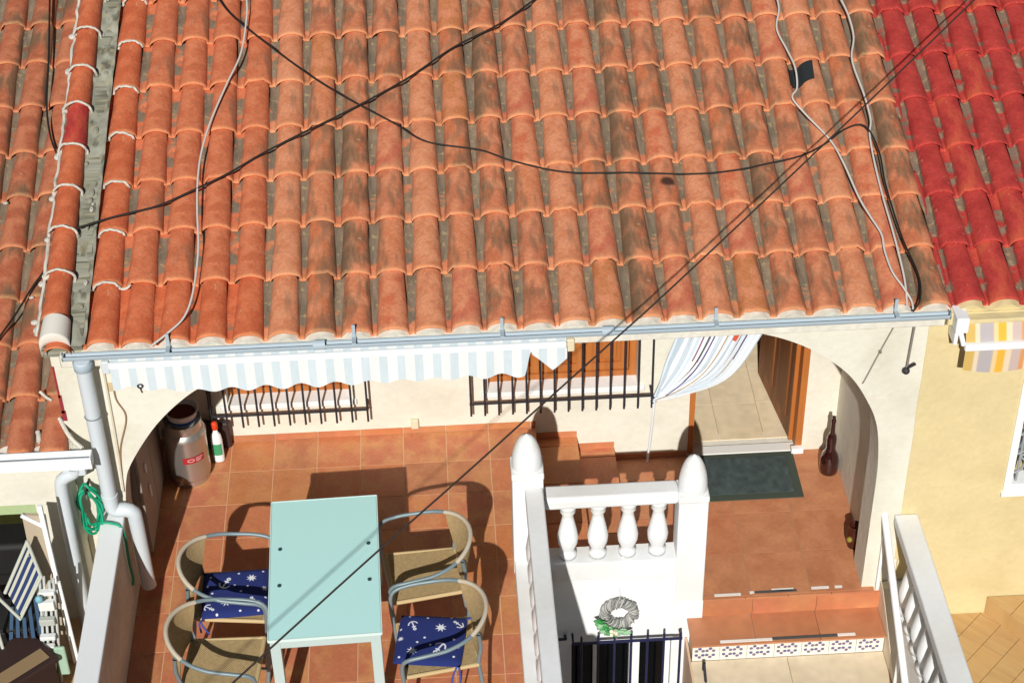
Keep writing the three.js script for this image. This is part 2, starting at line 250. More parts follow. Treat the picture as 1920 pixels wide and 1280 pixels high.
  for (const x of [-1.283, -0.195, 0.677, 1.944, 3.018]) {
    part('bracket', merge([bb(x - 0.01, x + 0.01, 2.0, 2.115, 1.488, 1.494), bb(x - 0.012, x + 0.012, 2.027, 2.032, 1.494, 1.56)]), M.galv, gut);
  }
  for (const x of [-0.4, 1.3]) part('joint_sleeve', at(new THREE.CylinderGeometry(0.033, 0.033, 0.07, 16, 1, true, 0, Math.PI).rotateZ(Math.PI / 2).rotateX(Math.PI / 2), x, 2.014, 1.528), M.galv, gut);
  // roof
  const roof = roofGroup(house, 2.06);
  part('roof_deck', bb(-2.0, 3.33, -0.15, -0.1, -4.0, -0.06), std(0x8a6a52, 0.95), roof);
  part('eave_mortar', at(eaveMortar(-1.8, 3.36, -0.115), 0, 0, -0.071), M.mortarWhite, roof);
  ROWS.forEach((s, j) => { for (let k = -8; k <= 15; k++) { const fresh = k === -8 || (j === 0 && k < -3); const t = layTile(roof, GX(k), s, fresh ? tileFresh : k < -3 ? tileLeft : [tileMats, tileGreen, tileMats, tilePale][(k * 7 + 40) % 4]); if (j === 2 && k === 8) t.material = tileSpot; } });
  // verge of barrel tiles bedded in mortar along the left edge
  part('mortar_bed', bb(-2.04, -1.79, -0.12, -0.035, -3.5, -0.03), M.cement, roof);
  { const g = new THREE.PlaneGeometry(0.14, 3.5, 10, 160); const p = g.attributes.position; for (let i = 0; i < p.count; i++) { const u = p.getX(i) / 0.14; p.setZ(i, -0.012 + 0.05 * (u * u) + 0.045 * (fbm(u + 0.5, p.getY(i) / 3.5 + 0.5, 2, 28, 71, 2) - 0.5)); } g.computeVertexNormals(); g.rotateX(-Math.PI / 2); g.translate(-1.84, -0.025, -1.78); part('mortar_fillet', g, M.cement, roof); }
  [0.2, 0.545, 0.895, 1.24, 1.6, 1.968, 2.311, 2.683, 3.05].forEach((s, i) => {
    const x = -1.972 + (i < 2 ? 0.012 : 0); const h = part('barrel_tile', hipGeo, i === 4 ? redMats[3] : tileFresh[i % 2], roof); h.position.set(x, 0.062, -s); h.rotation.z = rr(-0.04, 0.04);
    if (i > 0) { const pts = []; for (let q = 0; q <= 14; q++) { const a = Math.PI * (1.08 - 1.16 * q / 14); pts.push([x + Math.cos(a) * (0.088 + rr(0, 0.006)), 0.062 - 0.078 + Math.sin(a) * (0.088 + rr(0, 0.004)), -s + 0.008 + rr(-0.005, 0.005)]); } part('mortar_ring', tube(pts, 0.0085, 28, 6), M.mortarWhite, roof); }
  });
  { // end cap of white mortar at the bottom of the verge
    const g = sweepTile(0.17, hipProf.map(p => [p[0] * 1.08, p[1] * 1.12 + 0.006]), 0.09, 0.004, 1.06, 0.98); const c = part('mortar_cap', g, std(0xdedad0, 0.95), roof); c.position.set(-1.945, 0.078, -0.025);
    const e = part('barrel_tile', hipGeo, tileFresh[0], roof); e.scale.set(1, 1, 0.3); e.position.set(-1.93, 0.03, 0.02);
  }
  for (let j = 1; j < 8; j++) { // smears of mortar pointing the first column of tiles
    const pts = []; for (let q = 0; q <= 12; q++) { const a = Math.PI * (1 - q / 12); pts.push([GX(-8) + Math.cos(a) * 0.08, -0.06 + Math.sin(a) * 0.064 + rr(-0.003, 0.004), -ROWS[j] + 0.008 + rr(-0.006, 0.006)]); } pts.unshift([GX(-8) - 0.115, -0.055, -ROWS[j] + 0.02]);
    if (j === 1) { pts.push([GX(-7) - 0.1, -0.055, -ROWS[j] + 0.012], [GX(-7) - 0.07, -0.03, -ROWS[j] + 0.005]); }
    part('mortar_smear', tube(pts, 0.0085, 30, 6), M.mortarWhite, roof);
  }
  { const pts = []; for (let i = 0; i <= 60; i++) pts.push([-2.052 + rr(-0.006, 0.006), 0.0 + rr(-0.006, 0.006), -0.1 - i * 0.055]); part('mortar_bead', tube(pts, 0.011, 180, 5), M.mortarWhite, roof); }
  for (let i = 0; i < 14; i++) part('mortar_lump', at(new THREE.IcosahedronGeometry(rr(0.01, 0.02), 2).scale(1, 0.45, rr(1, 2.4)), rr(-1.89, -1.79), -0.022 + rr(-0.008, 0.006), -rr(0.1, 3.2)), i % 3 ? M.cement : M.mortarWhite, roof);
  for (let i = 0; i < 16; i++) part('mortar_blob', at(new THREE.IcosahedronGeometry(rr(0.012, 0.03), 1).scale(1, 0.6, rr(0.8, 1.8)), -2.055 + rr(-0.02, 0.02), 0.0 + rr(-0.01, 0.01), -[0.2, 0.545, 0.895, 1.24, 1.6, 1.968, 2.311, 2.683][i % 8] + rr(-0.06, 0.06)), M.mortarWhite, roof);
}

// ---------------------------------------------------------------- house on the left, seen by its lower roof
const houseL = thing('terraced_house', 'neighbouring house on the left with a weathered old tile roof reaching further forward', 'house');
{
  const roof = roofGroup(houseL, 1.4);
  part('roof_deck', bb(-4.6, -2.01, -0.15, -0.1, -4.2, 0.1), std(0x8a6a52, 0.95), roof);
  const rows = [-0.116, 0.312, 0.725, 1.11, 1.547, 1.998, 2.409, 2.859, 3.29, 3.7];
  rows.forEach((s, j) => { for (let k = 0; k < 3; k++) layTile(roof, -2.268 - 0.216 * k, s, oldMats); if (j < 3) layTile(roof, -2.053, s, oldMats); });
  // flashing of mortar where the roof meets the pier
  part('mortar_flashing', tube([[-2.03, 0.0, -0.12], [-1.985, -0.01, -0.03], [-1.94, -0.03, 0.03], [-1.885, -0.05, 0.075]], 0.014, 20, 6), M.mortarWhite, roof);
  part('mortar_flashing', tube([[-1.99, -0.07, -0.04], [-1.95, -0.07, 0.03], [-1.91, -0.08, 0.08]], 0.03, 20, 6), M.mortar, roof);
  for (let i = 0; i < 14; i++) part('mortar_blob', at(new THREE.IcosahedronGeometry(rr(0.006, 0.014), 1).scale(1.3, 0.6, 1), rr(-2.6, -2.1), rr(-0.03, 0.0), -rr(0, 3.4)), M.mortarWhite, roof);
  part('mortar_smear', tube([[-2.17, 0.005, -0.33], [-2.13, -0.02, -0.3], [-2.09, -0.015, -0.27]], 0.01, 12, 6), M.mortarWhite, roof);
  part('mortar_smear', tube([[-2.165, -0.045, -0.06], [-2.155, -0.045, -0.02], [-2.15, -0.05, 0.02]], 0.016, 12, 6), M.mortarWhite, roof);
  part('eave_mortar', at(eaveMortar(-4.6, -1.96, -0.115), 0, 0, 0.05), M.mortarWhite, roof);
  // gutter and front wall with an opening
  part('gutter', merge([bb(-4.6, -1.815, 1.285, 1.294, 1.62, 1.7), bb(-4.6, -1.815, 1.294, 1.37, 1.62, 1.627), bb(-4.6, -1.815, 1.294, 1.37, 1.693, 1.7), bb(-1.822, -1.815, 1.294, 1.37, 1.627, 1.693), bb(-4.6, -1.815, 1.328, 1.337, 1.7, 1.706)]), M.whitePaint, houseL);
  part('fascia', bb(-4.6, -1.96, 1.22, 1.33, 1.575, 1.618), M.mortarWhite, houseL);
  const f = new THREE.Shape(); f.moveTo(-4.6, -2.75); f.lineTo(-2.005, -2.75); f.lineTo(-2.005, 1.28); f.lineTo(-4.6, 1.28); f.closePath();
  const o = new THREE.Path(); o.moveTo(-4.3, -0.1); o.lineTo(-4.3, 0.91); o.lineTo(-2.24, 0.91); o.lineTo(-2.24, -0.1); o.closePath(); f.holes.push(o);
  const wg = new THREE.ExtrudeGeometry(f, { depth: 0.15, bevelEnabled: false }); wg.translate(0, 0, 1.424); part('front_wall', wg, M.cream, houseL);
  part('porch_back_wall', bb(-4.6, -2.0, -2.75, 1.2, 0.75, 0.85), M.greenWall, houseL);
  part('ceiling', bb(-4.6, -2.01, 1.1, 1.15, 0.85, 1.424), M.cream, houseL);
}

// ---------------------------------------------------------------- yellow house on the right
const houseR = thing('terraced_house', 'yellow rendered house on the right under a red painted tile roof', 'house');
{
  const f = new THREE.Shape(); f.moveTo(3.277, -2.75); f.lineTo(7, -2.75); f.lineTo(7, 1.93); f.lineTo(3.277, 1.93); f.closePath();
  const o = new THREE.Path(); o.moveTo(3.93, 0.52); o.lineTo(3.93, 1.6); o.lineTo(4.9, 1.6); o.lineTo(4.9, 0.52); o.closePath(); f.holes.push(o);
  const g = new THREE.ExtrudeGeometry(f, { depth: 0.25, bevelEnabled: false }); g.translate(0, 0, 1.174); part('front_wall', g, M.yellow, houseR);
  // ragged painted edge over the neighbour's render
  const e = new THREE.Shape(); e.moveTo(3.279, 1.9); for (let i = 0; i <= 40; i++) e.lineTo(3.262 + 0.012 * (fbm(i / 41, 0.3, 9, 1, 88, 3) - 0.5) - 0.006, 1.9 - i * 0.05); e.lineTo(3.279, -0.1); e.closePath();
  const eg = new THREE.ExtrudeGeometry(e, { depth: 0.004, bevelEnabled: false }); eg.translate(0, 0, 1.4205); part('paint_edge', eg, M.yellow, houseR);
  const w = sub('window', houseR);
  part('frame', merge([bb(3.9, 3.95, 0.47, 1.62, 1.3, 1.436, 0.004), bb(3.95, 4.92, 0.47, 0.53, 1.3, 1.434, 0.004), bb(3.95, 4.92, 1.56, 1.62, 1.3, 1.434, 0.004), bb(4.87, 4.92, 0.53, 1.56, 1.3, 1.434, 0.004)]), M.white, w);
  part('sill', bb(3.89, 4.94, 0.435, 0.468, 1.3, 1.45, 0.004), M.white, w);
  part('pane', bb(3.95, 4.87, 0.53, 1.56, 1.2, 1.21), std(0x707880, 0.15), w);
  const sc = []; for (let i = 0; i < 6; i++) { const y = 0.6 + i * 0.16; sc.push(tube([[3.96, y, 1.4], [4.0, y + 0.03, 1.405], [4.02, y + 0.1, 1.405], [3.99, y + 0.14, 1.4], [4.04, y + 0.17, 1.4]], 0.008, 16, 5)); } sc.push(rod([3.985, 0.53, 1.4], [3.985, 1.56, 1.4], 0.008), rod([4.06, 0.53, 1.4], [4.06, 1.56, 1.4], 0.008));
  part('grille', merge(sc), std(0x9ba0a4, 0.5), w);
  part('eave_fascia', bb(3.34, 7, 1.9, 1.99, 1.426, 1.494, 0.006), M.yellow, houseR);
  part('cornice_strip', bb(3.42, 7, 1.955, 1.985, 1.494, 1.56, 0.006), M.yellow, houseR);
  const roof = roofGroup(houseR, 2.06);
  part('roof_deck', bb(3.335, 7, -0.15, -0.1, -4.0, -0.06), std(0x8a4a42, 0.95), roof);
  part('eave_mortar', at(eaveMortar(3.362, 5.0, -0.115), 0, 0, -0.068), M.yellow, roof);
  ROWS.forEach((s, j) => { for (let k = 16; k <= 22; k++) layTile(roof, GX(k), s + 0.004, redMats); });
  for (const s of [0.35, 0.95, 1.7, 2.3]) part('paint_patch', at(new THREE.SphereGeometry(1, 10, 6).scale(0.022, 0.01, rr(0.1, 0.2)), 3.352, -0.05, -s), redMats[0], roof);
  part('porch_wall_base', bb(3.28, 7, -0.66, -0.645, 1.4245, 1.43), M.yellow, houseR);
}
{ // striped retracted awning of the yellow house
  const t = thing('awning', 'retracted awning with yellow grey and orange stripes on the yellow wall', 'awning', [0, 0, 0], 0, 'retracted awnings');
  const st = tex(256, 8, (u) => { const x = (u * 6) % 1; return x < 0.14 ? [205, 172, 96] : x < 0.2 ? [222, 205, 178] : x < 0.42 ? [178, 170, 172] : x < 0.5 ? [226, 200, 150] : x < 0.62 ? [232, 176, 62] : x < 0.7 ? [224, 206, 176] : x < 0.84 ? [196, 176, 168] : x < 0.92 ? [214, 150, 96] : [222, 205, 178]; });
  const m = new THREE.MeshStandardMaterial({ map: st, roughness: 0.9, side: THREE.DoubleSide });
  const curtain = (y0, y1, z0, z1, x0, x1, scal) => { const nx = 60, pos = [], uv = [], idx = []; for (let i = 0; i <= nx; i++) { const x = mix(x0, x1, i / nx); const dy = scal ? -0.03 * Math.abs(Math.sin((x - x0) * Math.PI / 0.42)) : 0; pos.push(x, y0, z0, x, y1 + dy, z1); uv.push((x - x0) / 2.4, 0, (x - x0) / 2.4, 1); if (i < nx) { const a = i * 2; idx.push(a, a + 1, a + 2, a + 2, a + 1, a + 3); } } const g = new THREE.BufferGeometry(); g.setAttribute('position', new THREE.Float32BufferAttribute(pos, 3)); g.setAttribute('uv', new THREE.Float32BufferAttribute(uv, 2)); g.setIndex(idx); g.computeVertexNormals(); return g; };
  part('fabric', curtain(1.955, 1.83, 1.53, 1.6, 3.44, 6.2, false), m, t);
  part('valance', curtain(1.8, 1.645, 1.606, 1.606, 3.44, 6.2, true), m, t);
  part('front_bar', bb(3.43, 6.2, 1.795, 1.845, 1.585, 1.625, 0.012, 2), M.white, t);
  part('bracket', merge([bb(3.37, 3.45, 1.9, 2.01, 1.43, 1.58, 0.01), bb(3.375, 3.4, 1.8, 1.9, 1.43, 1.56, 0.006)]), M.white, t);
  part('arm', rod([3.41, 1.9, 1.54], [3.43, 1.82, 1.59], 0.016), M.white, t);
}

// ---------------------------------------------------------------- terrace, landing, steps
function pave(parent, x0, x1, z0, z1, y, px, pz, ox, oz, mats, gap = 0.007, th = 0.012) {
  for (let i = Math.floor((x0 - ox) / px); ox + i * px < x1 - 1e-4; i++) for (let j = Math.floor((z0 - oz) / pz); oz + j * pz < z1 - 1e-4; j++) {
    const a = Math.max(x0, ox + i * px + gap / 2), b = Math.min(x1, ox + (i + 1) * px - gap / 2), c = Math.max(z0, oz + j * pz + gap / 2), d = Math.min(z1, oz + (j + 1) * pz - gap / 2);
    if (b - a < 0.01 || d - c < 0.01) continue;
    const g = new THREE.BoxGeometry(b - a, th, d - c); const rot = Math.floor(R() * 4), uv = g.attributes.uv; for (let q = 0; q < uv.count; q++) { let u = uv.getX(q), v = uv.getY(q); for (let k = 0; k < rot; k++) [u, v] = [v, 1 - u]; uv.setXY(q, u, v); }
    const t = part('tile', g, mats[Math.floor(R() * mats.length)], parent); t.position.set((a + b) / 2, y - th / 2 + rr(-0.0006, 0.0006), (c + d) / 2);
  }
}
const terrace = structure('terrace_floor');
part('slab', bb(-1.75, 0.95, -0.16, -0.0022, 0.0, 4.6), grout, terrace);
part('slab_edge_wall', bb(-1.7, 0.94, -2.75, -0.16, 0.02, 4.6), M.whiteWall, terrace);
pave(terrace, -1.738, 0.948, 0.012, 4.6, 0, 0.305, 0.335, 0, 0, terraceMats);
for (let i = -6; i < 4; i++) part('skirting_tile', bb(Math.max(-1.752, i * 0.305 + 0.002), Math.min(0.95, (i + 1) * 0.305 - 0.002), 0.001, 0.05, 0.0, 0.01), terraceMats[(i + 12) % 8], terrace);

const landing = structure('landing_floor');
part('slab', bb(1.52, 3.14, -0.6, -0.3522, 0.0, 1.44), groutDark, landing);
pave(landing, 1.524, 3.138, 0.004, 1.45, -0.35, 0.405, 0.4, 1.5, 1.45 - 1.2, landingMats);
part('skirting_tile', bb(1.53, 2.055, -0.349, -0.3, 0.0, 0.01), landingMats[1], landing);

const psteps = structure('porch_steps');
for (const [x0, x1, y] of [[0.952, 1.25, -0.115], [1.25, 1.522, -0.235]]) {
  part('step_core', bb(x0, x1 - 0.012, -0.5, y - 0.013, 0.0, 1.3), grout, psteps);
  pave(psteps, x0, x1, 0.004, 1.3, y, 0.4, 0.4, x0, 0.1, terraceMats);
  part('riser', bb(x1 - 0.011, x1 - 0.001, y - 0.115, y - 0.0135, 0.004, 1.3), terraceMats[3], psteps);
  part('skirting_tile', bb(x0 + 0.002, x1 - 0.002, y + 0.001, y + 0.052, 0.0, 0.01), terraceMats[2], psteps);
}
{ // outside stairs going down towards the street
  const st = thing('staircase', 'short flight of terracotta steps with patterned risers below the entrance landing', 'stairs');
  part('core', merge([bb(1.9, 3.18, -2.75, -0.37, 1.2, 1.438), bb(1.9, 3.18, -2.75, -0.535, 1.438, 1.69), bb(1.9, 3.18, -2.75, -0.705, 1.69, 2.1), bb(1.9, 3.18, -2.75, -0.875, 2.1, 2.6)]), M.beigeWall, st);
  const edge = (x0, x1, y0, y1, z0, z1, m, n, name) => { for (let i = 0; i < n; i++) part(name, bb(x0 + (x1 - x0) * i / n + 0.002, x0 + (x1 - x0) * (i + 1) / n - 0.002, y0, y1, z0, z1), m[i % m.length], st); };
  edge(1.975, 3.14, -0.37, -0.353, 1.2, 1.462, landingMats, 4, 'nosing_tile');
  edge(1.885, 3.19, -0.52, -0.372, 1.439, 1.452, terraceMats, 3, 'riser_tile');
  edge(1.875, 3.18, -0.535, -0.52, 1.452, 1.722, landingMats, 3, 'tread_tile');
  const pt = tex(128, 96, (u, v) => { let c = [228, 225, 216]; for (const cx of [0.27, 0.66]) for (let k = 0; k < 6; k++) { const a = k * Math.PI / 3 + 0.5, x = (u - cx) * 0.184 - 0.026 * Math.cos(a), y = (v - 0.5) * 0.145 - 0.04 * Math.sin(a); if (Math.hypot(x, y) < 0.0125) c = k % 2 ? [96, 94, 134] : [120, 104, 130]; } const n = vn(u * 40, v * 30, 40, 30, 5); return c.map(q => q * (0.96 + 0.06 * n)); });
  const pm = new THREE.MeshStandardMaterial({ map: pt, roughness: 0.35 });
  for (let i = 0; i < 7; i++) { const w = 1.29 / 7, g = new THREE.BoxGeometry(w - 0.003, 0.145, 0.012); g.translate(1.885 + w * (i + 0.5), -0.61, 1.697); part('riser_tile', g, pm, st); }
  edge(1.875, 3.18, -0.7, -0.686, 1.704, 2.11, [floorTile(870, [208, 190, 160], [226, 212, 186], [214, 196, 160], 0.4)], 2, 'tread_tile');
  edge(1.875, 3.18, -0.87, -0.856, 2.11, 2.6, [floorTile(871, [208, 190, 160], [226, 212, 186], [214, 196, 160], 0.4)], 2, 'tread_tile');
  edge(1.885, 3.18, -0.856, -0.702, 2.1, 2.106, [M.beigeWall], 1, 'riser_tile');
  // worn anti-slip strips near the step edges
  const wS = std(0xe9e6e0, 0.6), dS = std(0x4a4c4c, 0.9);
  for (const [x0, x1, y, z, m] of [[2.06, 2.24, -0.353, 1.43, wS], [2.3, 2.33, -0.353, 1.42, wS], [2.335, 2.62, -0.353, 1.42, dS], [2.45, 2.6, -0.353, 1.407, wS], [2.72, 2.84, -0.353, 1.408, wS], [2.88, 2.93, -0.353, 1.408, wS], [2.07, 2.42, -0.52, 1.695, wS], [2.42, 2.86, -0.52, 1.69, dS], [2.86, 2.98, -0.52, 1.688, wS]]) part('anti_slip_strip', bb(x0, x1, y, y + 0.004, z - 0.012, z + 0.012, 0.001), m, st);
  part('wall_string', (() => { const s = new THREE.Shape(); s.moveTo(-1.43, -0.3); s.lineTo(-1.5, -0.3); s.lineTo(-2.6, -1.03); s.lineTo(-2.6, -2.7); s.lineTo(-1.43, -2.7); s.closePath(); const g = new THREE.ExtrudeGeometry(s, { depth: 0.06, bevelEnabled: false }); g.rotateY(Math.PI / 2); g.translate(3.182, 0, 0); return g; })(), M.beigeWall, st);
  part('side_edge', bb(1.868, 1.884, -2.7, -0.7, 1.47, 2.6), std(0xd9b79c, 0.8), st);
  part('iron_stub', rod([1.955, -0.69, 1.78], [1.955, -0.62, 1.78], 0.012), M.iron, st);
  part('iron_rail', rod([1.955, -0.63, 1.78], [1.955, -0.95, 2.35], 0.01), M.iron, st);
}

// ---------------------------------------------------------------- balustrades
const BAL = (h) => { const p = [[0, 0], [0.052, 0], [0.052, 0.04], [0.036, 0.05], [0.04, 0.075], [0.058, 0.13], [0.062, 0.19], [0.05, 0.27], [0.034, 0.36], [0.032, 0.4], [0.046, 0.42], [0.032, 0.44], [0.05, 0.455], [0.05, 0.5], [0, 0.5]]; return lathe(p.map(q => [q[0], q[1] * h / 0.5]), 14); };
function domePost(parent, x0, x1, z0, z1, y0, yb, ytop) {
  const cx = (x0 + x1) / 2, cz = (z0 + z1) / 2, w = x1 - x0, po = part('post', bb(x0, x1, y0, yb, z0, z1, 0.01), M.paintTrim, parent);
  const H = ytop - yb - 0.02, r = w * 0.485; part('post_collar', bb(x0 - 0.004, x1 + 0.004, yb - 0.03, yb + 0.02, z0 - 0.004, z1 + 0.004, 0.01), M.paintTrim, po);
  const pts = [[r, 0]]; for (let i = 1; i <= 10; i++) { const t = i / 10; pts.push([r * Math.pow(1 - Math.pow(t, 2.3), 0.6), H * t]); }
  part('domed_cap', at(lathe(pts, 22), cx, yb + 0.02, cz), M.paintTrim, po); return po;
}
{
  const b = thing('balustrade', 'white balustrade between two domed posts above the white wall with the wreath', 'balustrade', [0, 0, 0], 0, 'white balustrades');
    part('plinth', bb(0.925, 1.79, -0.11, 0.045, 1.3, 1.462, 0.006), M.paintTrim, b);
  part('hand_rail', bb(0.915, 1.79, 0.515, 0.615, 1.305, 1.455, 0.03, 4), M.paintTrim, b);
  const g = BAL(0.475); for (let i = 0; i < 4; i++) { const o = part('baluster', g, M.paintTrim, b); o.position.set(1.075 + i * 0.197, 0.045, 1.38); o.scale.set(1.12, 1, 1.05); }
  domePost(b, 1.785, 1.98, 1.28, 1.462, -0.6, 0.56, 0.87);
}
{
  const b = thing('balustrade', 'white balustrade running forward along the right edge of the dining terrace', 'balustrade', [0, 0, 0], 0, 'white balustrades');
  domePost(b, 0.715, 0.915, 1.29, 1.475, -0.1, 0.84, 1.12);
  part('plinth', bb(0.72, 0.95, 0.0, 0.12, 1.476, 4.6, 0.006), M.paintTrim, b);
  part('hand_rail', bb(0.795, 0.91, 0.66, 0.75, 1.476, 3.92, 0.012, 2), M.paintTrim, b);
  const g = BAL(0.54); for (let i = 0; i < 12; i++) { const o = part('baluster', g, M.paintTrim, b); o.position.set(0.848, 0.12, 1.6 + i * 0.205); o.scale.set(1.0, 1, 1.6); }
  domePost(b, 0.76, 0.95, 3.93, 4.12, -0.1, 0.84, 1.12);
}
{ // white wall under the balustrade, with the barred window of the lower floor
  const w = thing('garden_wall', 'white wall below the balustrade with a dark barred window at the bottom', 'wall');
  const s = new THREE.Shape(); s.moveTo(0.945, -2.75); s.lineTo(1.9, -2.75); s.lineTo(1.9, -0.112); s.lineTo(0.945, -0.112); s.closePath();
  const h = new THREE.Path(); h.moveTo(1.06, -2.2); h.lineTo(1.06, -0.72); h.lineTo(1.78, -0.72); h.lineTo(1.78, -2.2); h.closePath(); s.holes.push(h);
  const g = new THREE.ExtrudeGeometry(s, { depth: 0.15, bevelEnabled: false }); g.translate(0, 0, 1.305); part('wall', g, M.whiteWall, w);
  part('wall_return', bb(1.79, 1.98, -0.7, -0.36, 1.456, 1.463), M.whiteWall, w).visible = true;
  const win = sub('window', w);
  part('frame', merge([bb(1.06, 1.1, -2.2, -0.72, 1.33, 1.39), bb(1.74, 1.78, -2.2, -0.72, 1.33, 1.39), bb(1.1, 1.74, -0.76, -0.72, 1.33, 1.388), bb(1.25, 1.29, -2.2, -0.76, 1.33, 1.388), bb(1.5, 1.57, -2.2, -0.76, 1.33, 1.4)]), M.white, win);
  for (const [a, c] of [[1.1, 1.25], [1.29, 1.5], [1.57, 1.74]]) part('pane', bb(a, c, -2.2, -0.76, 1.345, 1.351), std(0x06080a, 0.08), win);
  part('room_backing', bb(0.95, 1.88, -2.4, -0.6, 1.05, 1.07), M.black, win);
  const gr = sub('window_grille', w);
  for (let i = 0; i < 7; i++) { const x = 1.155 + i * 0.112; part('bar', rod([x, -2.3, 1.55], [x, -0.555, 1.55], 0.009, 6), M.ironBlue, gr); }
  part('cross_bar', bb(1.09, 1.84, -0.635, -0.612, 1.54, 1.549), M.ironBlue, gr); part('wall_tie', rod([1.83, -0.62, 1.545], [1.83, -0.62, 1.45], 0.008), M.ironBlue, gr); part('wall_tie', rod([1.1, -0.62, 1.545], [1.1, -0.62, 1.45], 0.008), M.ironBlue, gr);
  part('bracket', merge([rod([0.97, -0.6, 1.52], [1.05, -0.6, 1.52], 0.01), rod([1.05, -0.6, 1.52], [1.05, -0.63, 1.46], 0.01)]), M.iron, gr);
}
{ // low parapet on the left
  const p = thing('parapet_wall', 'low white parapet along the left edge of the dining terrace', 'wall');
  part('wall', bb(-1.868, -1.738, -2.75, 0.66, 1.425, 4.6), M.roughCream, p); part('coping', bb(-1.876, -1.73, 0.66, 0.7, 1.422, 4.6, 0.01, 2), M.whitePaint, p);
}
{ // neighbours' balustrade on the right
  const b = thing('balustrade', 'broad white rail on turned balusters between the stairs and the yellow house', 'balustrade', [0, 0, 0], 0, 'white balustrades');
  part('hand_rail', bb(3.212, 3.366, 0.23, 0.31, 1.426, 4.2, 0.012, 2), M.paintTrim, b);
  part('plinth', bb(3.244, 3.36, -2.75, -0.3, 1.428, 4.2), M.paintTrim, b);
  const g = BAL(0.53); for (let i = 0; i < 12; i++) { const o = part('baluster', g, M.paintTrim, b); o.position.set(3.29, -0.3, 1.72 + i * 0.175); o.scale.set(1.1, 1, 1.1); }
}
{
  const h = thing('stair_handrail', 'thin white handrail sloping down beside the stairs', 'handrail');
  part('rail', rod([3.15, 0.39, 1.28], [3.15, -0.52, 2.65], 0.024, 10), M.white, h);
  for (const z of [1.44, 2.1]) part('rail_post', rod([3.16, 0.373 - (z - 1.301) * 0.665, z], [3.16, -0.36 - (z > 1.6 ? 0.33 : 0), z], 0.012), M.white, h);
  part('wall_fixing', rod([3.15, 0.385, 1.29], [3.15, 0.385, 1.3], 0.03), M.white, h);
}
{ // wood-look paving in front of the yellow house
  const y = structure('yellow_house_porch');
  part('base', bb(3.365, 7, -2.75, -0.662, 1.43, 4.6), std(0x9a7a4e, 0.9), y);
  const pm = [0, 1, 2].map(i => new THREE.MeshStandardMaterial({ map: woodMap([176 + i * 5, 140 + i * 3, 92], [208, 174, 122], 940 + i), roughness: 0.6 }));
  const clip = (pts, nx, nz, c) => { const out = []; for (let i = 0; i < pts.length; i++) { const a = pts[i], b = pts[(i + 1) % pts.length], da = a[0] * nx + a[1] * nz - c, db = b[0] * nx + b[1] * nz - c; if (da <= 0) out.push(a); if ((da < 0) !== (db < 0)) { const t = da / (da - db); out.push([mix(a[0], b[0], t), mix(a[1], b[1], t)]); } } return out; };
  const plank = (poly, yy, th, i) => { if (poly.length < 3) return; const s = new THREE.Shape(poly.map(p => new THREE.Vector2(p[0], -p[1]))); const g = new THREE.ExtrudeGeometry(s, { depth: th, bevelEnabled: false }); const p = g.attributes.position, uv = g.attributes.uv; for (let q = 0; q < p.count; q++) uv.setXY(q, (p.getX(q) + p.getY(q)) * 1.4, (p.getX(q) - p.getY(q)) * 1.4); g.rotateX(-Math.PI / 2); g.translate(0, yy - th, 0); part('plank', g, pm[i % 3], y); };
  const c45 = Math.SQRT1_2;
  for (let i = -8; i < 14; i++) for (let j = -4; j < 6; j++) { let q = [[3.37, 1.432], [5.2, 1.432], [5.2, 3.2], [3.37, 3.2]]; const off = 3.4 * c45 + 0; q = clip(q, c45, c45, 3.3 + (i + 1) * 0.16 - 0.002); q = clip(q, -c45, -c45, -(3.3 + i * 0.16 + 0.002)); q = clip(q, c45, -c45, 1.5 + (j + (i % 2) * 0.4) * 0.6 + 0.6 - 0.002); q = clip(q, -c45, c45, -(1.5 + (j + (i % 2) * 0.4) * 0.6 + 0.002)); plank(q, -0.65, 0.012, i + j + 20); }
  // raised platform with a diagonal edge
  const P = [[3.935, 1.432], [5.2, 1.432], [5.2, 2.85], [4.8, 2.75]];
  const s = new THREE.Shape(P.map(p => new THREE.Vector2(p[0], -p[1]))); const g = new THREE.ExtrudeGeometry(s, { depth: 0.136, bevelEnabled: false }); g.rotateX(-Math.PI / 2); g.translate(0, -0.648, 0); part('platform_side', g, pm[1], y);
  for (let i = -8; i < 14; i++) { let q = P.slice(); q = clip(q, c45, c45, 3.6 + (i + 1) * 0.2 - 0.002); q = clip(q, -c45, -c45, -(3.6 + i * 0.2 + 0.002)); plank(q, -0.5, 0.012, i + 9); }
}

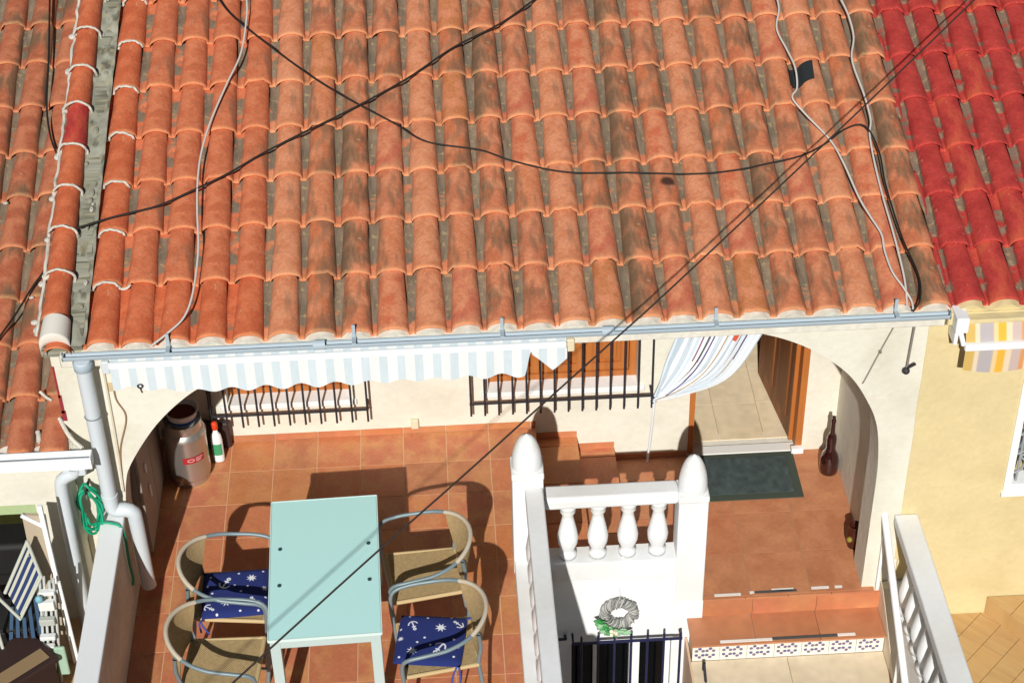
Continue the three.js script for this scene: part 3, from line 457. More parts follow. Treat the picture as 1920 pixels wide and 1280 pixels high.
// ---------------------------------------------------------------- dining table and chairs
{
  const t = thing('dining_table', 'pale turquoise rectangular glass-topped table on square legs', 'table', [-0.457, 0, 2.064], 1.6 * D2R);
  const topM = new THREE.MeshPhysicalMaterial({ color: 0xc0f0ee, roughness: 0.32, clearcoat: 0.35, clearcoatRoughness: 0.25 }), edgeM = std(0xd3ece8, 0.35), legM = std(0xb9cfcd, 0.4);
  part('table_top', bb(-0.327, 0.327, 0.728, 0.742, -0.588, 0.588, 0.004), topM, t);
  const ap = part('apron', merge([bb(-0.322, 0.322, 0.66, 0.728, 0.552, 0.582), bb(-0.322, 0.322, 0.66, 0.728, -0.582, -0.552), bb(-0.322, -0.292, 0.66, 0.728, -0.552, 0.552), bb(0.292, 0.322, 0.66, 0.728, -0.552, 0.552)]), legM, t);
  part('edge_trim', merge([bb(-0.331, 0.331, 0.724, 0.744, 0.589, 0.595), bb(-0.331, 0.331, 0.724, 0.744, -0.595, -0.589), bb(-0.334, -0.328, 0.724, 0.744, -0.589, 0.589), bb(0.328, 0.334, 0.724, 0.744, -0.589, 0.589)]), edgeM, t);
  for (const [x, z] of [[-1, 1], [1, 1], [-1, -1], [1, -1]]) part('leg', bb(x > 0 ? 0.262 : -0.324, x > 0 ? 0.324 : -0.262, 0, 0.728, z > 0 ? 0.523 : -0.585, z > 0 ? 0.585 : -0.523, 0.004), legM, t);
  for (const [x, z] of [[-0.27, -0.16], [0.27, -0.16], [-0.27, 0.152], [0.27, 0.152]]) part('bolt', at(new THREE.CylinderGeometry(0.0125, 0.0125, 0.006, 12), x, 0.7445, z), std(0x2c4a4c, 0.4), t);
}
function makeChair(label, x, z, ry) { // bistro chair facing +x
  const c = thing('bistro_chair', label, 'chair', [x, 0, z], ry, 'woven bistro chairs round the table');
  for (const s of [-1, 1]) {
    part('arm', tube([[0.215, 0.0, s * 0.235], [0.25, 0.35, s * 0.26], [0.262, 0.56, s * 0.272], [0.235, 0.635, s * 0.288], [0.14, 0.66, s * 0.296], [0.015, 0.672, s * 0.29], [-0.05, 0.683, s * 0.278], [-0.106, 0.694, s * 0.26], [-0.157, 0.705, s * 0.2318]], 0.0128, 44, 8), M.tubeGrey, c);
    part('rear_leg', tube([[-0.25, 0, s * 0.2], [-0.225, 0.2, s * 0.19], [-0.2, 0.42, s * 0.185], [-0.215, 0.56, s * 0.195], [-0.2, 0.7, s * 0.22]], 0.0125, 24, 7), M.tubeGrey, c);
    part('seat_rail', rod([-0.2, 0.415, s * 0.19], [0.24, 0.42, s * 0.215], 0.014), M.tan, c);
  }
  part('front_rail', rod([0.235, 0.42, -0.215], [0.235, 0.42, 0.215], 0.014), M.tan, c); part('back_seat_rail', rod([-0.2, 0.415, -0.19], [-0.2, 0.415, 0.19], 0.014), M.tan, c);
  const ring = []; for (let i = 0; i <= 12; i++) { const a = (-1 + i / 6) * 0.95; ring.push([0.015 - 0.2955 * Math.cos(a), 0.705 + 0.04 * (1 - (a / 0.95) ** 2), 0.285 * Math.sin(a)]); }
  part('back_rail', tube(ring, 0.0145, 30, 8), std(0xc4b8a4, 0.6), c);
  { const nu = 20, nv = 8, pos = [], uv = [], idx = []; for (const off of [0, 0.008]) for (let j = 0; j <= nv; j++) for (let i = 0; i <= nu; i++) { const a = (-1 + 2 * i / nu) * 0.93, t = j / nv, x0 = 0.015 - 0.295 * Math.cos(a), z0 = 0.285 * Math.sin(a), y0 = 0.7 + 0.04 * (1 - (a / 0.95) ** 2), w = t * t * (3 - 2 * t); const x = mix(x0, -0.2 - 0.02 * Math.cos(a * 1.3), w * 0.8) - off, z = mix(z0, z0 * 0.8, w), y = mix(y0, 0.435, t); pos.push(x, y, z); uv.push(i / nu * 2.2, t * 1.3); }
    const n = (nu + 1) * (nv + 1); for (let k = 0; k < 2; k++) for (let j = 0; j < nv; j++) for (let i = 0; i < nu; i++) { const a = k * n + j * (nu + 1) + i, b = a + 1, d = a + nu + 1, e = d + 1; k ? idx.push(a, d, b, b, d, e) : idx.push(a, b, d, b, e, d); }
    const g = new THREE.BufferGeometry(); g.setAttribute('position', new THREE.Float32BufferAttribute(pos, 3)); g.setAttribute('uv', new THREE.Float32BufferAttribute(uv, 2)); g.setIndex(idx); g.computeVertexNormals(); part('backrest', g, M.rattan, c); }
  { const s = new THREE.Shape(); s.moveTo(-0.2, -0.19); s.lineTo(0.235, -0.215); s.lineTo(0.235, 0.215); s.lineTo(-0.2, 0.19); s.closePath(); const g = new THREE.ExtrudeGeometry(s, { depth: 0.012, bevelEnabled: false }); const uv = g.attributes.uv; for (let i = 0; i < uv.count; i++) uv.setXY(i, uv.getX(i) * 4, uv.getY(i) * 4); g.rotateX(-Math.PI / 2); g.translate(0, 0.415, 0); part('seat', g, M.rattan, c); }
  part('stretcher', tube([[0.225, 0.12, 0.242], [0, 0.16, 0.215], [-0.235, 0.12, 0.195]], 0.009, 12, 6), M.tubeGrey, c); part('stretcher', tube([[0.225, 0.12, -0.242], [0, 0.16, -0.215], [-0.235, 0.12, -0.195]], 0.009, 12, 6), M.tubeGrey, c);
  return c;
}
makeChair('woven tan bistro chair left of the table, under the anchor cushion, nearest the gas bottle', -1.065, 1.965, -4 * D2R);
makeChair('bare woven tan bistro chair left of the table, close to the bottom edge', -1.09, 2.53, -5 * D2R);
makeChair('bare woven tan bistro chair right of the table, behind the cushioned one', 0.155, 1.86, Math.PI + 7 * D2R);
makeChair('woven tan bistro chair right of the table holding a navy cushion, nearest the camera', 0.225, 2.47, Math.PI + 7 * D2R);
{ // navy cushions with a printed anchor pattern
  const cv = document.createElement('canvas'); cv.width = cv.height = 256; const x = cv.getContext('2d');
  x.fillStyle = '#1d2c6e'; x.fillRect(0, 0, 256, 256); x.strokeStyle = x.fillStyle = '#dfe3ea'; x.lineWidth = 6;
  const anchor = (px, py, s, a) => { x.save(); x.translate(px, py); x.rotate(a); x.scale(s, s); x.beginPath(); x.moveTo(0, -18); x.lineTo(0, 22); x.moveTo(-9, -8); x.lineTo(9, -8); x.moveTo(-20, 6); x.quadraticCurveTo(-14, 24, 0, 24); x.quadraticCurveTo(14, 24, 20, 6); x.stroke(); x.beginPath(); x.arc(0, -22, 5, 0, 7); x.stroke(); x.restore(); };
  const sunf = (px, py, r) => { x.beginPath(); for (let i = 0; i < 16; i++) { const q = i % 2 ? r : r * 0.45, a = i * Math.PI / 8; i ? x.lineTo(px + q * Math.cos(a), py + q * Math.sin(a)) : x.moveTo(px + q, py); } x.fill(); };
  anchor(90, 80, 1.1, 0.5); anchor(200, 190, 0.9, -0.4); anchor(30, 210, 0.8, 2.2); sunf(190, 60, 22); sunf(95, 185, 24); sunf(240, 120, 14);
  for (const [a, b] of [[30, 40], [140, 30], [150, 130], [40, 130], [235, 25], [150, 235], [60, 245], [220, 240], [125, 95], [20, 90], [245, 170], [175, 105]]) { x.beginPath(); x.arc(a, b, 5, 0, 7); x.fill(); }
  const t = new THREE.CanvasTexture(cv); t.colorSpace = THREE.SRGBColorSpace; t.wrapS = t.wrapT = THREE.RepeatWrapping;
  const m = new THREE.MeshStandardMaterial({ map: t, roughness: 0.95 }), tieM = std(0x3a4b9a, 0.9);
  const pad = () => { const N = 18, pos = [], uv = [], idx = []; for (const side of [1, -1]) for (let j = 0; j <= N; j++) for (let i = 0; i <= N; i++) { const a = -1 + 2 * i / N, b = -1 + 2 * j / N, e = Math.pow((1 - a ** 6) * (1 - b ** 6), 0.4), wob = 0.006 * (fbm(i / N, j / N, 4, 4, 33, 3) - 0.5); pos.push(a * 0.205 * (1 - 0.02 * b * b), 0.024 + side * 0.024 * e + (side > 0 ? wob * e : 0), b * 0.2 * (1 - 0.02 * a * a)); uv.push((a + 1) / 2, (1 - b) / 2); } const n = (N + 1) ** 2; for (let k = 0; k < 2; k++) for (let j = 0; j < N; j++) for (let i = 0; i < N; i++) { const a = k * n + j * (N + 1) + i, b = a + 1, c = a + N + 1, d = c + 1; k ? idx.push(a, b, c, b, d, c) : idx.push(a, c, b, b, c, d); } const g = new THREE.BufferGeometry(); g.setAttribute('position', new THREE.Float32BufferAttribute(pos, 3)); g.setAttribute('uv', new THREE.Float32BufferAttribute(uv, 2)); g.setIndex(idx); g.computeVertexNormals(); return g; };
  const g = pad();
  const cush = (label, px, pz, ry, ties) => { const c = thing('seat_cushion', label, 'cushion', [px, 0.428, pz], ry, 'navy anchor cushions'); part('pad', g, m, c); for (const p of ties) part('tie', tube(p, 0.006, 16, 5), tieM, c); };
  cush('navy cushion with white anchors on the chair left of the table', -1.03, 1.98, 2 * D2R, [[[-0.19, 0.02, 0.19], [-0.215, 0.01, 0.22], [-0.21, -0.05, 0.235]], [[-0.19, 0.02, 0.19], [-0.2, 0.02, 0.23], [-0.16, -0.06, 0.245]]]);
  cush('navy cushion with white anchors on the chair right of the table', 0.165, 2.46, Math.PI - 8 * D2R, [[[-0.19, 0.02, -0.19], [-0.2, -0.06, -0.215], [-0.18, -0.26, -0.22]], [[-0.18, 0.02, -0.19], [-0.15, -0.08, -0.22], [-0.16, -0.3, -0.225]], [[-0.19, 0.02, 0.19], [-0.23, 0.03, 0.2], [-0.21, 0.0, 0.23]]]);
}

// ---------------------------------------------------------------- things at the left end of the porch
{
  const k = thing('gas_bottle', 'stainless steel gas bottle with a red sticker in the left porch corner', 'gas bottle', [-1.49, 0, 0.34]);
  part('body', lathe([[0, 0.012], [0.11, 0.012], [0.128, 0.03], [0.145, 0.05], [0.148, 0.07], [0.146, 0.1], [0.146, 0.39], [0.151, 0.395], [0.151, 0.412], [0.144, 0.42], [0.136, 0.445], [0.118, 0.462], [0.06, 0.468], [0, 0.47]], 32), M.steel, k);
  part('foot_ring', lathe([[0.128, 0], [0.136, 0], [0.136, 0.045], [0.128, 0.045]], 28), M.steel, k);
  part('collar', lathe([[0.122, 0.44], [0.13, 0.44], [0.13, 0.52], [0.122, 0.52], [0.122, 0.44]], 28), M.steel, k);
  const sg = new THREE.CylinderGeometry(0.1475, 0.1475, 0.055, 20, 1, true, -0.1, 1.1); const sc = document.createElement('canvas'); sc.width = 128; sc.height = 48; const q = sc.getContext('2d'); q.fillStyle = '#a82a30'; q.fillRect(0, 0, 128, 48); q.strokeStyle = '#e9c9c4'; q.lineWidth = 4; q.beginPath(); q.ellipse(46, 24, 18, 10, 0, 0, 7); q.moveTo(74, 14); q.lineTo(118, 14); q.moveTo(74, 26); q.lineTo(112, 26); q.moveTo(74, 36); q.lineTo(104, 36); q.stroke(); const st = new THREE.CanvasTexture(sc); st.colorSpace = THREE.SRGBColorSpace; st.wrapS = THREE.RepeatWrapping;
  part('sticker', at(sg, 0, 0.25, 0), new THREE.MeshStandardMaterial({ map: st, roughness: 0.5 }), k);
  const b = thing('enamel_bowl', 'white and blue bowl standing on the gas bottle', 'bowl', [-1.485, 0.47, 0.34]);
  part('bowl_wall', lathe([[0, 0.0], [0.07, 0.0], [0.088, 0.02], [0.112, 0.13], [0.12, 0.133], [0.112, 0.138], [0.104, 0.13], [0.082, 0.026], [0, 0.02]], 28), std(0xdedfdc, 0.3), b); part('blue_band', lathe([[0.0985, 0.058], [0.1035, 0.082], [0.105, 0.082], [0.1, 0.058]], 28), std(0x2a57a0, 0.4), b); part('contents', at(new THREE.CylinderGeometry(0.096, 0.09, 0.01, 24), 0, 0.09, 0), std(0x5a231c, 0.8), b);
  const s = thing('spray_bottle', 'white spray bottle with orange cap and green label beside the gas bottle', 'bottle', [-1.3, 0, 0.2]);
  part('body', lathe([[0, 0], [0.036, 0], [0.04, 0.01], [0.04, 0.15], [0.034, 0.19], [0.016, 0.215], [0.016, 0.235], [0, 0.235]], 18).scale(1, 1.25, 0.75), std(0xe6ebee, 0.35), s); part('cap', at(lathe([[0, 0], [0.022, 0], [0.022, 0.05], [0.012, 0.062], [0, 0.062]], 14), 0, 0.292, 0), std(0xe2461e, 0.4), s); part('label', at(new THREE.CylinderGeometry(0.0408, 0.0408, 0.1, 16, 1, true, -0.9, 1.8).scale(1, 1, 0.76), 0, 0.12, 0), std(0x3f9a68, 0.5), s);
  const d = thing('shadow_slab', 'dark slab standing in for the gas bottle shadow behind the spray bottle', 'shadow_slab', [-1.335, 0, 0.05], -0.1);  // dark shape added where the gas bottle shadow falls on the wall
  part('pan', bb(-0.12, 0.12, 0.01, 0.24, -0.02, 0.03, 0.018, 2), std(0x3a2624, 0.6), d); part('handle', rod([0, 0.2, 0.0], [0, 0.5, -0.02], 0.012), std(0x2a2a2c, 0.6), d);  // slab and rod that make up the added shadow shape
  const c = thing('meter_cupboard', 'grey cupboard doors with white handles on the left porch wall', 'cupboard', [-1.752, 0, 0]);
  part('carcass', bb(0, 0.06, 0.02, 1.2, 0.3, 1.155, 0.004), std(0x8c867e, 0.6), c);
  for (const [z0, z1] of [[0.31, 0.72], [0.73, 1.15]]) part('door', bb(0.06, 0.085, 0.04, 1.18, z0, z1, 0.006), std(0x979088, 0.6), c);
  part('handle', bb(0.085, 0.1, 0.6, 0.68, 0.96, 0.985, 0.005), M.white, c); part('handle', bb(0.085, 0.1, 0.36, 0.47, 0.93, 0.95, 0.005), M.white, c);
}
{ // downpipe with its spout over the parapet
  const p = thing('downpipe', 'grey-white rainwater downpipe on the left pier ending in a bent spout', 'pipe', [0, 0, 0], 0, 'rainwater downpipes');
  part('pipe', rod([-1.79, 1.98, 1.53], [-1.795, 0.86, 1.5], 0.047, 16), M.whitePvc, p); part('outlet', lathe([[0.036, 0], [0.056, 0], [0.058, 0.05], [0.036, 0.05]], 16).translate(-1.79, 1.92, 1.53), M.galv, p);
  part('collar', rod([-1.795, 0.9, 1.502], [-1.795, 0.86, 1.5], 0.052, 16), M.whitePvc, p);
  part('spout', tube([[-1.795, 0.88, 1.5], [-1.793, 0.8, 1.5], [-1.775, 0.765, 1.5], [-1.71, 0.76, 1.5], [-1.672, 0.735, 1.5], [-1.662, 0.67, 1.5], [-1.66, 0.4, 1.5], [-1.66, 0.16, 1.5], [-1.655, 0.09, 1.505]], 0.047, 50, 16), M.whitePvc, p);
  part('spout_mouth', at(new THREE.CylinderGeometry(0.042, 0.042, 0.006, 16), -1.655, 0.088, 1.505), M.black, p);
  part('strap', at(new THREE.TorusGeometry(0.049, 0.004, 6, 20).rotateX(Math.PI / 2), -1.792, 1.55, 1.52), M.galvDark, p);
  const c = thing('wall_cable', 'thin brown cable running down the left pier beside the downpipe', 'cable', [0, 0, 0], 0, 'cables on the facade');
  part('cable', tube([[-1.655, 1.8, 1.428], [-1.66, 1.6, 1.428], [-1.62, 1.45, 1.428], [-1.69, 1.2, 1.428], [-1.715, 0.95, 1.428]], 0.005, 30, 5), std(0x9c7d5c, 0.7), c); part('cable', tube([[-1.7, 1.86, 1.428], [-1.705, 1.3, 1.428], [-1.72, 0.85, 1.43]], 0.007, 20, 5), std(0xd8cdb8, 0.7), c); part('clip', bb(-1.69, -1.66, 1.66, 1.72, 1.42, 1.436, 0.004), std(0xcbb58e, 0.6), c);
}
{ // garden hose
  const h = thing('garden_hose', 'green garden hose coiled on the left pier and hanging over the parapet', 'hose');
  const loops = []; for (let i = 0; i <= 90; i++) { const a = i / 90 * Math.PI * 2 * 3.6, k = i / 90; loops.push([-1.925 + Math.sin(a) * (0.06 + 0.016 * Math.sin(i * 0.7)), 0.8 + Math.cos(a) * (0.17 + 0.03 * Math.sin(i * 0.33)), 1.5 + 0.05 * k + 0.012 * Math.sin(i)]); }
  part('coil', tube(loops, 0.0095, 260, 6), std(0x0f9a72, 0.45), h);
  part('tail', tube([[-1.9, 0.69, 1.54], [-1.865, 0.715, 1.56], [-1.8, 0.715, 1.57], [-1.745, 0.7, 1.59], [-1.722, 0.62, 1.62], [-1.722, 0.45, 1.64], [-1.715, 0.32, 1.65], [-1.722, 0.26, 1.66]], 0.0095, 60, 6), std(0x0f9a72, 0.45), h);
  part('hook', merge([rod([-1.92, 0.96, 1.42], [-1.92, 0.96, 1.56], 0.008), rod([-1.92, 0.96, 1.56], [-1.92, 1.0, 1.57], 0.008)]), M.iron, h);
}

// ---------------------------------------------------------------- left neighbour's terrace corner
{
  const fl = structure('neighbour_terrace_floor'); part('slab', bb(-4.6, -1.87, -0.3, -0.1, 0.8, 4.6), std(0xc29a72, 0.85), fl);
  const p = thing('downpipe', 'pale grey neighbouring downpipe between the left gutter and the parapet', 'pipe', [0, 0, 0], 0, 'rainwater downpipes');
  part('pipe', tube([[-1.93, 1.28, 1.67], [-1.935, 1.24, 1.67], [-2.0, 1.2, 1.67], [-2.03, 1.14, 1.67], [-2.04, 0.9, 1.67], [-2.05, 0.4, 1.67], [-2.055, -0.1, 1.67]], 0.04, 60, 14), M.whitePvc, p); part('hopper', bb(-2.0, -1.86, 1.225, 1.284, 1.63, 1.695, 0.01), M.whitePvc, p);
  const wl = thing('leaning_board', 'beige board with a white edge leaning against the left neighbouring opening', 'board', [-2.16, 0, 1.93]);
  part('board', (() => { const s = new THREE.Shape([[-0.06, 1.17], [0.075, 1.15], [0.05, 0.3], [0.04, -0.1], [-0.1, -0.1], [-0.075, 0.5]].map(q => new THREE.Vector2(...q))); const g = new THREE.ExtrudeGeometry(s, { depth: 0.02, bevelEnabled: false }); return g; })(), std(0xb7a892, 0.8), wl);
  part('edge_strip', bb(0.045, 0.075, -0.1, 1.25, 0.021, 0.045, 0.004), M.white, wl); part('edge_strip', rod([-0.06, 1.175, 0.03], [0.05, 1.08, 0.03], 0.014), M.white, wl);
  const s = thing('folding_sunbed', 'folded sunbed with blue and white striped fabric in the bottom left corner', 'sunbed', [0, 0, 2.1]);
  const sm = new THREE.MeshStandardMaterial({ map: tex(64, 64, (u, v) => ((u * 4) % 1) < 0.55 ? [34, 54, 104] : [196, 198, 180]), roughness: 0.9, side: THREE.DoubleSide });
  const quad = (a, b, c, d) => { const g = new THREE.BufferGeometry(); g.setAttribute('position', new THREE.Float32BufferAttribute([...a, ...b, ...c, ...d], 3)); g.setAttribute('uv', new THREE.Float32BufferAttribute([0, 0, 1, 0, 1, 1, 0, 1], 2)); g.setIndex([0, 1, 2, 0, 2, 3]); g.computeVertexNormals(); return g; };
  part('fabric', merge([quad([-2.375, 0.7, 0.0], [-2.315, 0.49, 0.02], [-2.157, 0.78, -0.02], [-2.19, 1.06, -0.04])]), sm, s);
  const rr2 = []; for (let i = 0; i < 5; i++) rr2.push(quad([-2.46 + i * 0.055, 0.1, 0.06], [-2.435 + i * 0.055, 0.1, 0.06], [-2.375 + i * 0.04, 0.5 + i * 0.06, -0.06], [-2.395 + i * 0.04, 0.5 + i * 0.06, -0.06]));
  rr2.forEach(g => part('fabric_strap', g, std(0x33506e, 0.8, { side: THREE.DoubleSide }), s));
  part('frame', merge([rod([-2.377, 0.7, 0.02], [-2.185, 1.07, -0.03], 0.011), rod([-2.318, 0.49, 0.03], [-2.15, 0.79, -0.01], 0.009), rod([-2.44, 0.71, 0.03], [-2.318, 0.49, 0.04], 0.01), rod([-2.19, 1.07, -0.03], [-2.15, 0.79, -0.01], 0.011), rod([-2.48, 0.62, 0.03], [-2.42, -0.1, 0.16], 0.011), rod([-2.2, 0.95, -0.04], [-2.22, -0.1, -0.1], 0.011)]), std(0xc4c9be, 0.4), s);
  const b = thing('wooden_chest', 'dark chest with a worn pale lid panel in the bottom left corner', 'chest', [-2.36, 0, 2.28], 0.72);
  part('box', bb(-0.25, 0.17, -0.1, 0.26, -0.14, 0.16, 0.01), std(0x2a1712, 0.7), b); part('lid', bb(-0.27, 0.19, 0.262, 0.3, -0.16, 0.18, 0.01), std(0x2f1a16, 0.7), b); part('lid_panel', bb(-0.2, 0.15, 0.3, 0.306, 0.04, 0.14, 0.002), std(0x8d7656, 0.8), b);
  const c = thing('covered_grill', 'black covered grill in the shade under the left neighbouring lintel', 'grill', [-2.68, 0, 1.3]);
  part('cover', bb(-0.35, 0.28, 0.15, 0.42, -0.12, 0.12, 0.04, 3), M.black, c); part('stand', bb(-0.3, 0.2, -0.1, 0.15, -0.1, 0.1), M.black, c);
  const dk = thing('storage_crate', 'black plastic crate on the floor under the sunbed', 'crate', [-2.4, -0.1, 1.98]);
  part('body', bb(-0.3, 0.2, 0, 0.42, -0.16, 0.1, 0.02, 2), M.black, dk); part('rim', bb(-0.31, 0.21, 0.421, 0.45, -0.17, 0.11, 0.01), M.blackRubber, dk);
  const r = thing('drying_rack', 'folded white metal drying rack standing beside the neighbouring downpipe', 'rack', [-2.12, 0, 2.1]);
  for (let i = 0; i < 4; i++) part('rod', rod([-0.14 + i * 0.03, -0.1, 0.08 - i * 0.02], [-0.045 + i * 0.03, 0.76 + 0.03 * (i % 2), -0.02 + i * 0.01], 0.009), std(0xc3c8c6, 0.4), r);
  for (let i = 0; i < 7; i++) part('cross_rail', bb(-0.15 + i * 0.0155, -0.055 + i * 0.0155, -0.02 + i * 0.115, 0.01 + i * 0.115 + 0.02 * (i % 3), 0.07 - 0.012 * i, 0.11 - 0.012 * i, 0.006), std([0xdfe3e2, 0xb4b9b4, 0xe6e8e6][i % 3], 0.5), r);
  part('rail', rod([0.07, 0.75, 0.0], [0.105, 0.17, 0.1], 0.011), M.white, r);
  part('cloth', bb(-0.02, 0.05, 0.08, 0.32, 0.11, 0.135, 0.012, 2), std(0x9dbba6, 0.9), r); part('peg_bag', at(new THREE.SphereGeometry(0.024, 12, 8).scale(1, 1.2, 0.8), -0.05, 0.68, 0.07), std(0x7fb3c4, 0.6), r);
}

// ---------------------------------------------------------------- front awning, curtain, facade bits
{
  const t = thing('awning', 'retracted awning with a torn blue and white striped valance under the gutter', 'awning', [0, 0, 0], 0, 'retracted awnings');
  const st = tex(256, 16, (u, v) => { const x = (u * 10) % 1, n = vn(u * 64, v * 4, 64, 4, 8) * 6; return x < 0.46 ? [200 + n, 213 + n, 220 + n] : [232 - n, 235 - n, 235 - n]; });
  const m = new THREE.MeshStandardMaterial({ map: st, roughness: 0.9, side: THREE.DoubleSide });
  const x0 = -1.63, x1 = 1.055, sheet = (n, top, bot) => { const pos = [], uv = [], idx = []; for (let i = 0; i <= n; i++) { const x = mix(x0, x1, i / n), a = top(x), b = bot(x); for (let j = 0; j <= 3; j++) { pos.push(x, mix(a[0], b[0], j / 3), mix(a[1], b[1], j / 3)); uv.push((x - x0) / 1.05, j / 3); } if (i < n) for (let j = 0; j < 3; j++) { const q = i * 4 + j; idx.push(q, q + 1, q + 4, q + 4, q + 1, q + 5); } } const g = new THREE.BufferGeometry(); g.setAttribute('position', new THREE.Float32BufferAttribute(pos, 3)); g.setAttribute('uv', new THREE.Float32BufferAttribute(uv, 2)); g.setIndex(idx); g.computeVertexNormals(); return g; };
  part('fabric', sheet(60, x => [1.985, 1.44], x => [1.965, 1.55]), m, t);
  const bot = (x) => { let y = 1.731 - 0.015 * Math.cos((x + 1.63) * 2 * Math.PI / 0.2) + 0.045 * (1 - sst(-1.63, -1.1, x)); if (x > 0.8) { y = x < 0.845 ? mix(y, 1.9, sst(0.8, 0.845, x)) : x < 0.97 ? mix(1.88, 1.76, (x - 0.845) / 0.125) : mix(1.76, 1.84, (x - 0.97) / 0.085); } return y; };
  part('valance', sheet(420, x => [1.935, 1.571], x => [bot(x) + 0.016, 1.574 + 0.006 * Math.sin(x * 27)]), m, t);
  part('front_bar', bb(x0 - 0.01, x1, 1.925, 1.97, 1.54, 1.57, 0.012, 2), M.white, t);
  part('bracket', bb(x0 - 0.06, x0 - 0.012, 1.86, 1.95, 1.421, 1.52, 0.008), M.whitePvc, t); part('bracket', bb(x1 + 0.001, x1 + 0.05, 1.86, 1.95, 1.421, 1.52, 0.008), std(0xdfd2b2, 0.5), t);
  part('crank_eye', merge([at(new THREE.TorusGeometry(0.014, 0.004, 6, 14), -1.47, 1.81, 1.585), rod([-1.47, 1.795, 1.585], [-1.462, 1.762, 1.585], 0.005)]), M.iron, t);
}
{
  const c = thing('strip_curtain', 'gathered door curtain of white and pale blue plastic strips tied to the grille', 'curtain');
  const mats = [0xe6edf4, 0xcad8e4, 0xdde7ef, 0xeef2f5, 0xb9cad8].map(h => std(h, 0.5)), acc = { 14: [0x94556a, 0.006, 9], 19: [0x5f5088, 0.006, 18], 17: [0x6d7078, 0.006, 9], 26: [0xb0936c, 0.005, 21], 36: [0x6a5688, 0.006, 8], 30: [0xd0563a, 0.02, 6] };
  for (let i = 0; i < 44; i++) {
    const ai = acc[i], t = i / 43, top = 2.1 + 0.74 * t, z = 0.045 + rr(0, 0.012) + (ai ? 0.02 : 0), ex = rr(-0.008, 0.008), ey = rr(-0.014, 0.014);
    const mid = [mix(1.94, 2.52, t) + rr(-0.008, 0.008), 0.8, z + 0.015], m2 = [mix(1.87, 2.3, t) + rr(-0.008, 0.008), mix(0.6, 0.44, t) + rr(-0.008, 0.008), z + 0.05], m3 = [mix(1.825, 2.02, t), mix(0.44, 0.345, t) + ey * 0.7, z + 0.08];
    const curve = new THREE.CatmullRomCurve3([V([top, 1.7, z]), V([mix(top, mid[0], 0.45), 1.25, z]), V(mid), V(m2), V(m3), V([1.785 + ex, 0.31 + ey, 0.14 + (ai ? 0.012 : 0)])]);
    const n = 26, nn = ai ? ai[2] + 5 : n, pos = [], idx = [], w = ai ? ai[1] : rr(0.011, 0.018), P = curve.getPoints(n), tw = rr(-0.25, 0.25);
    for (let k = 0; k <= n; k++) { const p = P[k], q = P[Math.min(n, k + 1)], o = P[Math.max(0, k - 1)], d = q.clone().sub(o).normalize(); const perp = new THREE.Vector3(-d.y, d.x, tw).normalize(), up = perp.clone().cross(d).normalize().multiplyScalar(0.001); const ww = w * mix(1, 0.4, k / n); for (const u of [1, -1]) for (const e of [-1, 1]) pos.push(p.x + perp.x * ww * e + up.x * u, p.y + perp.y * ww * e + up.y * u, p.z + perp.z * ww * e + up.z * u); if (k < Math.min(n, nn)) { const a = k * 4; idx.push(a, a + 4, a + 1, a + 1, a + 4, a + 5, a + 2, a + 3, a + 6, a + 3, a + 7, a + 6); } }
    const g = new THREE.BufferGeometry(); g.setAttribute('position', new THREE.Float32BufferAttribute(pos, 3)); g.setIndex(idx); g.computeVertexNormals(); part('strip', g, ai ? std(ai[0], 0.5) : mats[Math.floor(R() * 5)], c);
  }
  part('header_rail', bb(2.08, 2.88, 1.69, 1.72, 0.03, 0.06, 0.004), M.white, c);
  part('tie_band', at(new THREE.TorusGeometry(0.026, 0.008, 6, 14).rotateY(0.6), 1.785, 0.305, 0.135), M.ironBlue, c);
  for (let i = 0; i < 4; i++) part('loose_strip', tube([[1.785 + rr(-0.01, 0.01), 0.3, 0.14], [1.78, 0.15, 0.135], [1.768 + rr(-0.006, 0.006), -0.1, 0.11], [1.755 + rr(-0.008, 0.008), rr(-0.31, -0.24), 0.1]], 0.0075, 20, 5), mats[i], c);
}
{
  const r = thing('crank_rod', 'short crank rod with a dark knob hanging on the right pier', 'crank', [0, 0, 0]);
  part('rod', rod([3.16, 1.93, 1.452], [3.148, 1.54, 1.446], 0.007), std(0x8a7f7c, 0.5), r); part('knob', at(new THREE.SphereGeometry(0.024, 14, 10), 3.146, 1.53, 1.446), M.iron, r); part('crank_handle', rod([3.15, 1.555, 1.45], [3.19, 1.6, 1.47], 0.009), M.iron, r);
  const c = thing('wall_cable', 'grey cable running diagonally from the gutter to the right arch edge', 'cable', [0, 0, 0], 0, 'cables on the facade');
  part('cable', tube([[3.06, 1.96, 1.45], [3.045, 1.88, 1.43], [2.974, 1.673, 1.428], [2.9, 1.45, 1.427], [2.89, 1.42, 1.41]], 0.005, 30, 5), std(0x8d867c, 0.7), c); part('clip', bb(2.966, 2.984, 1.665, 1.685, 1.42, 1.438, 0.003), std(0x77716a, 0.7), c);
}
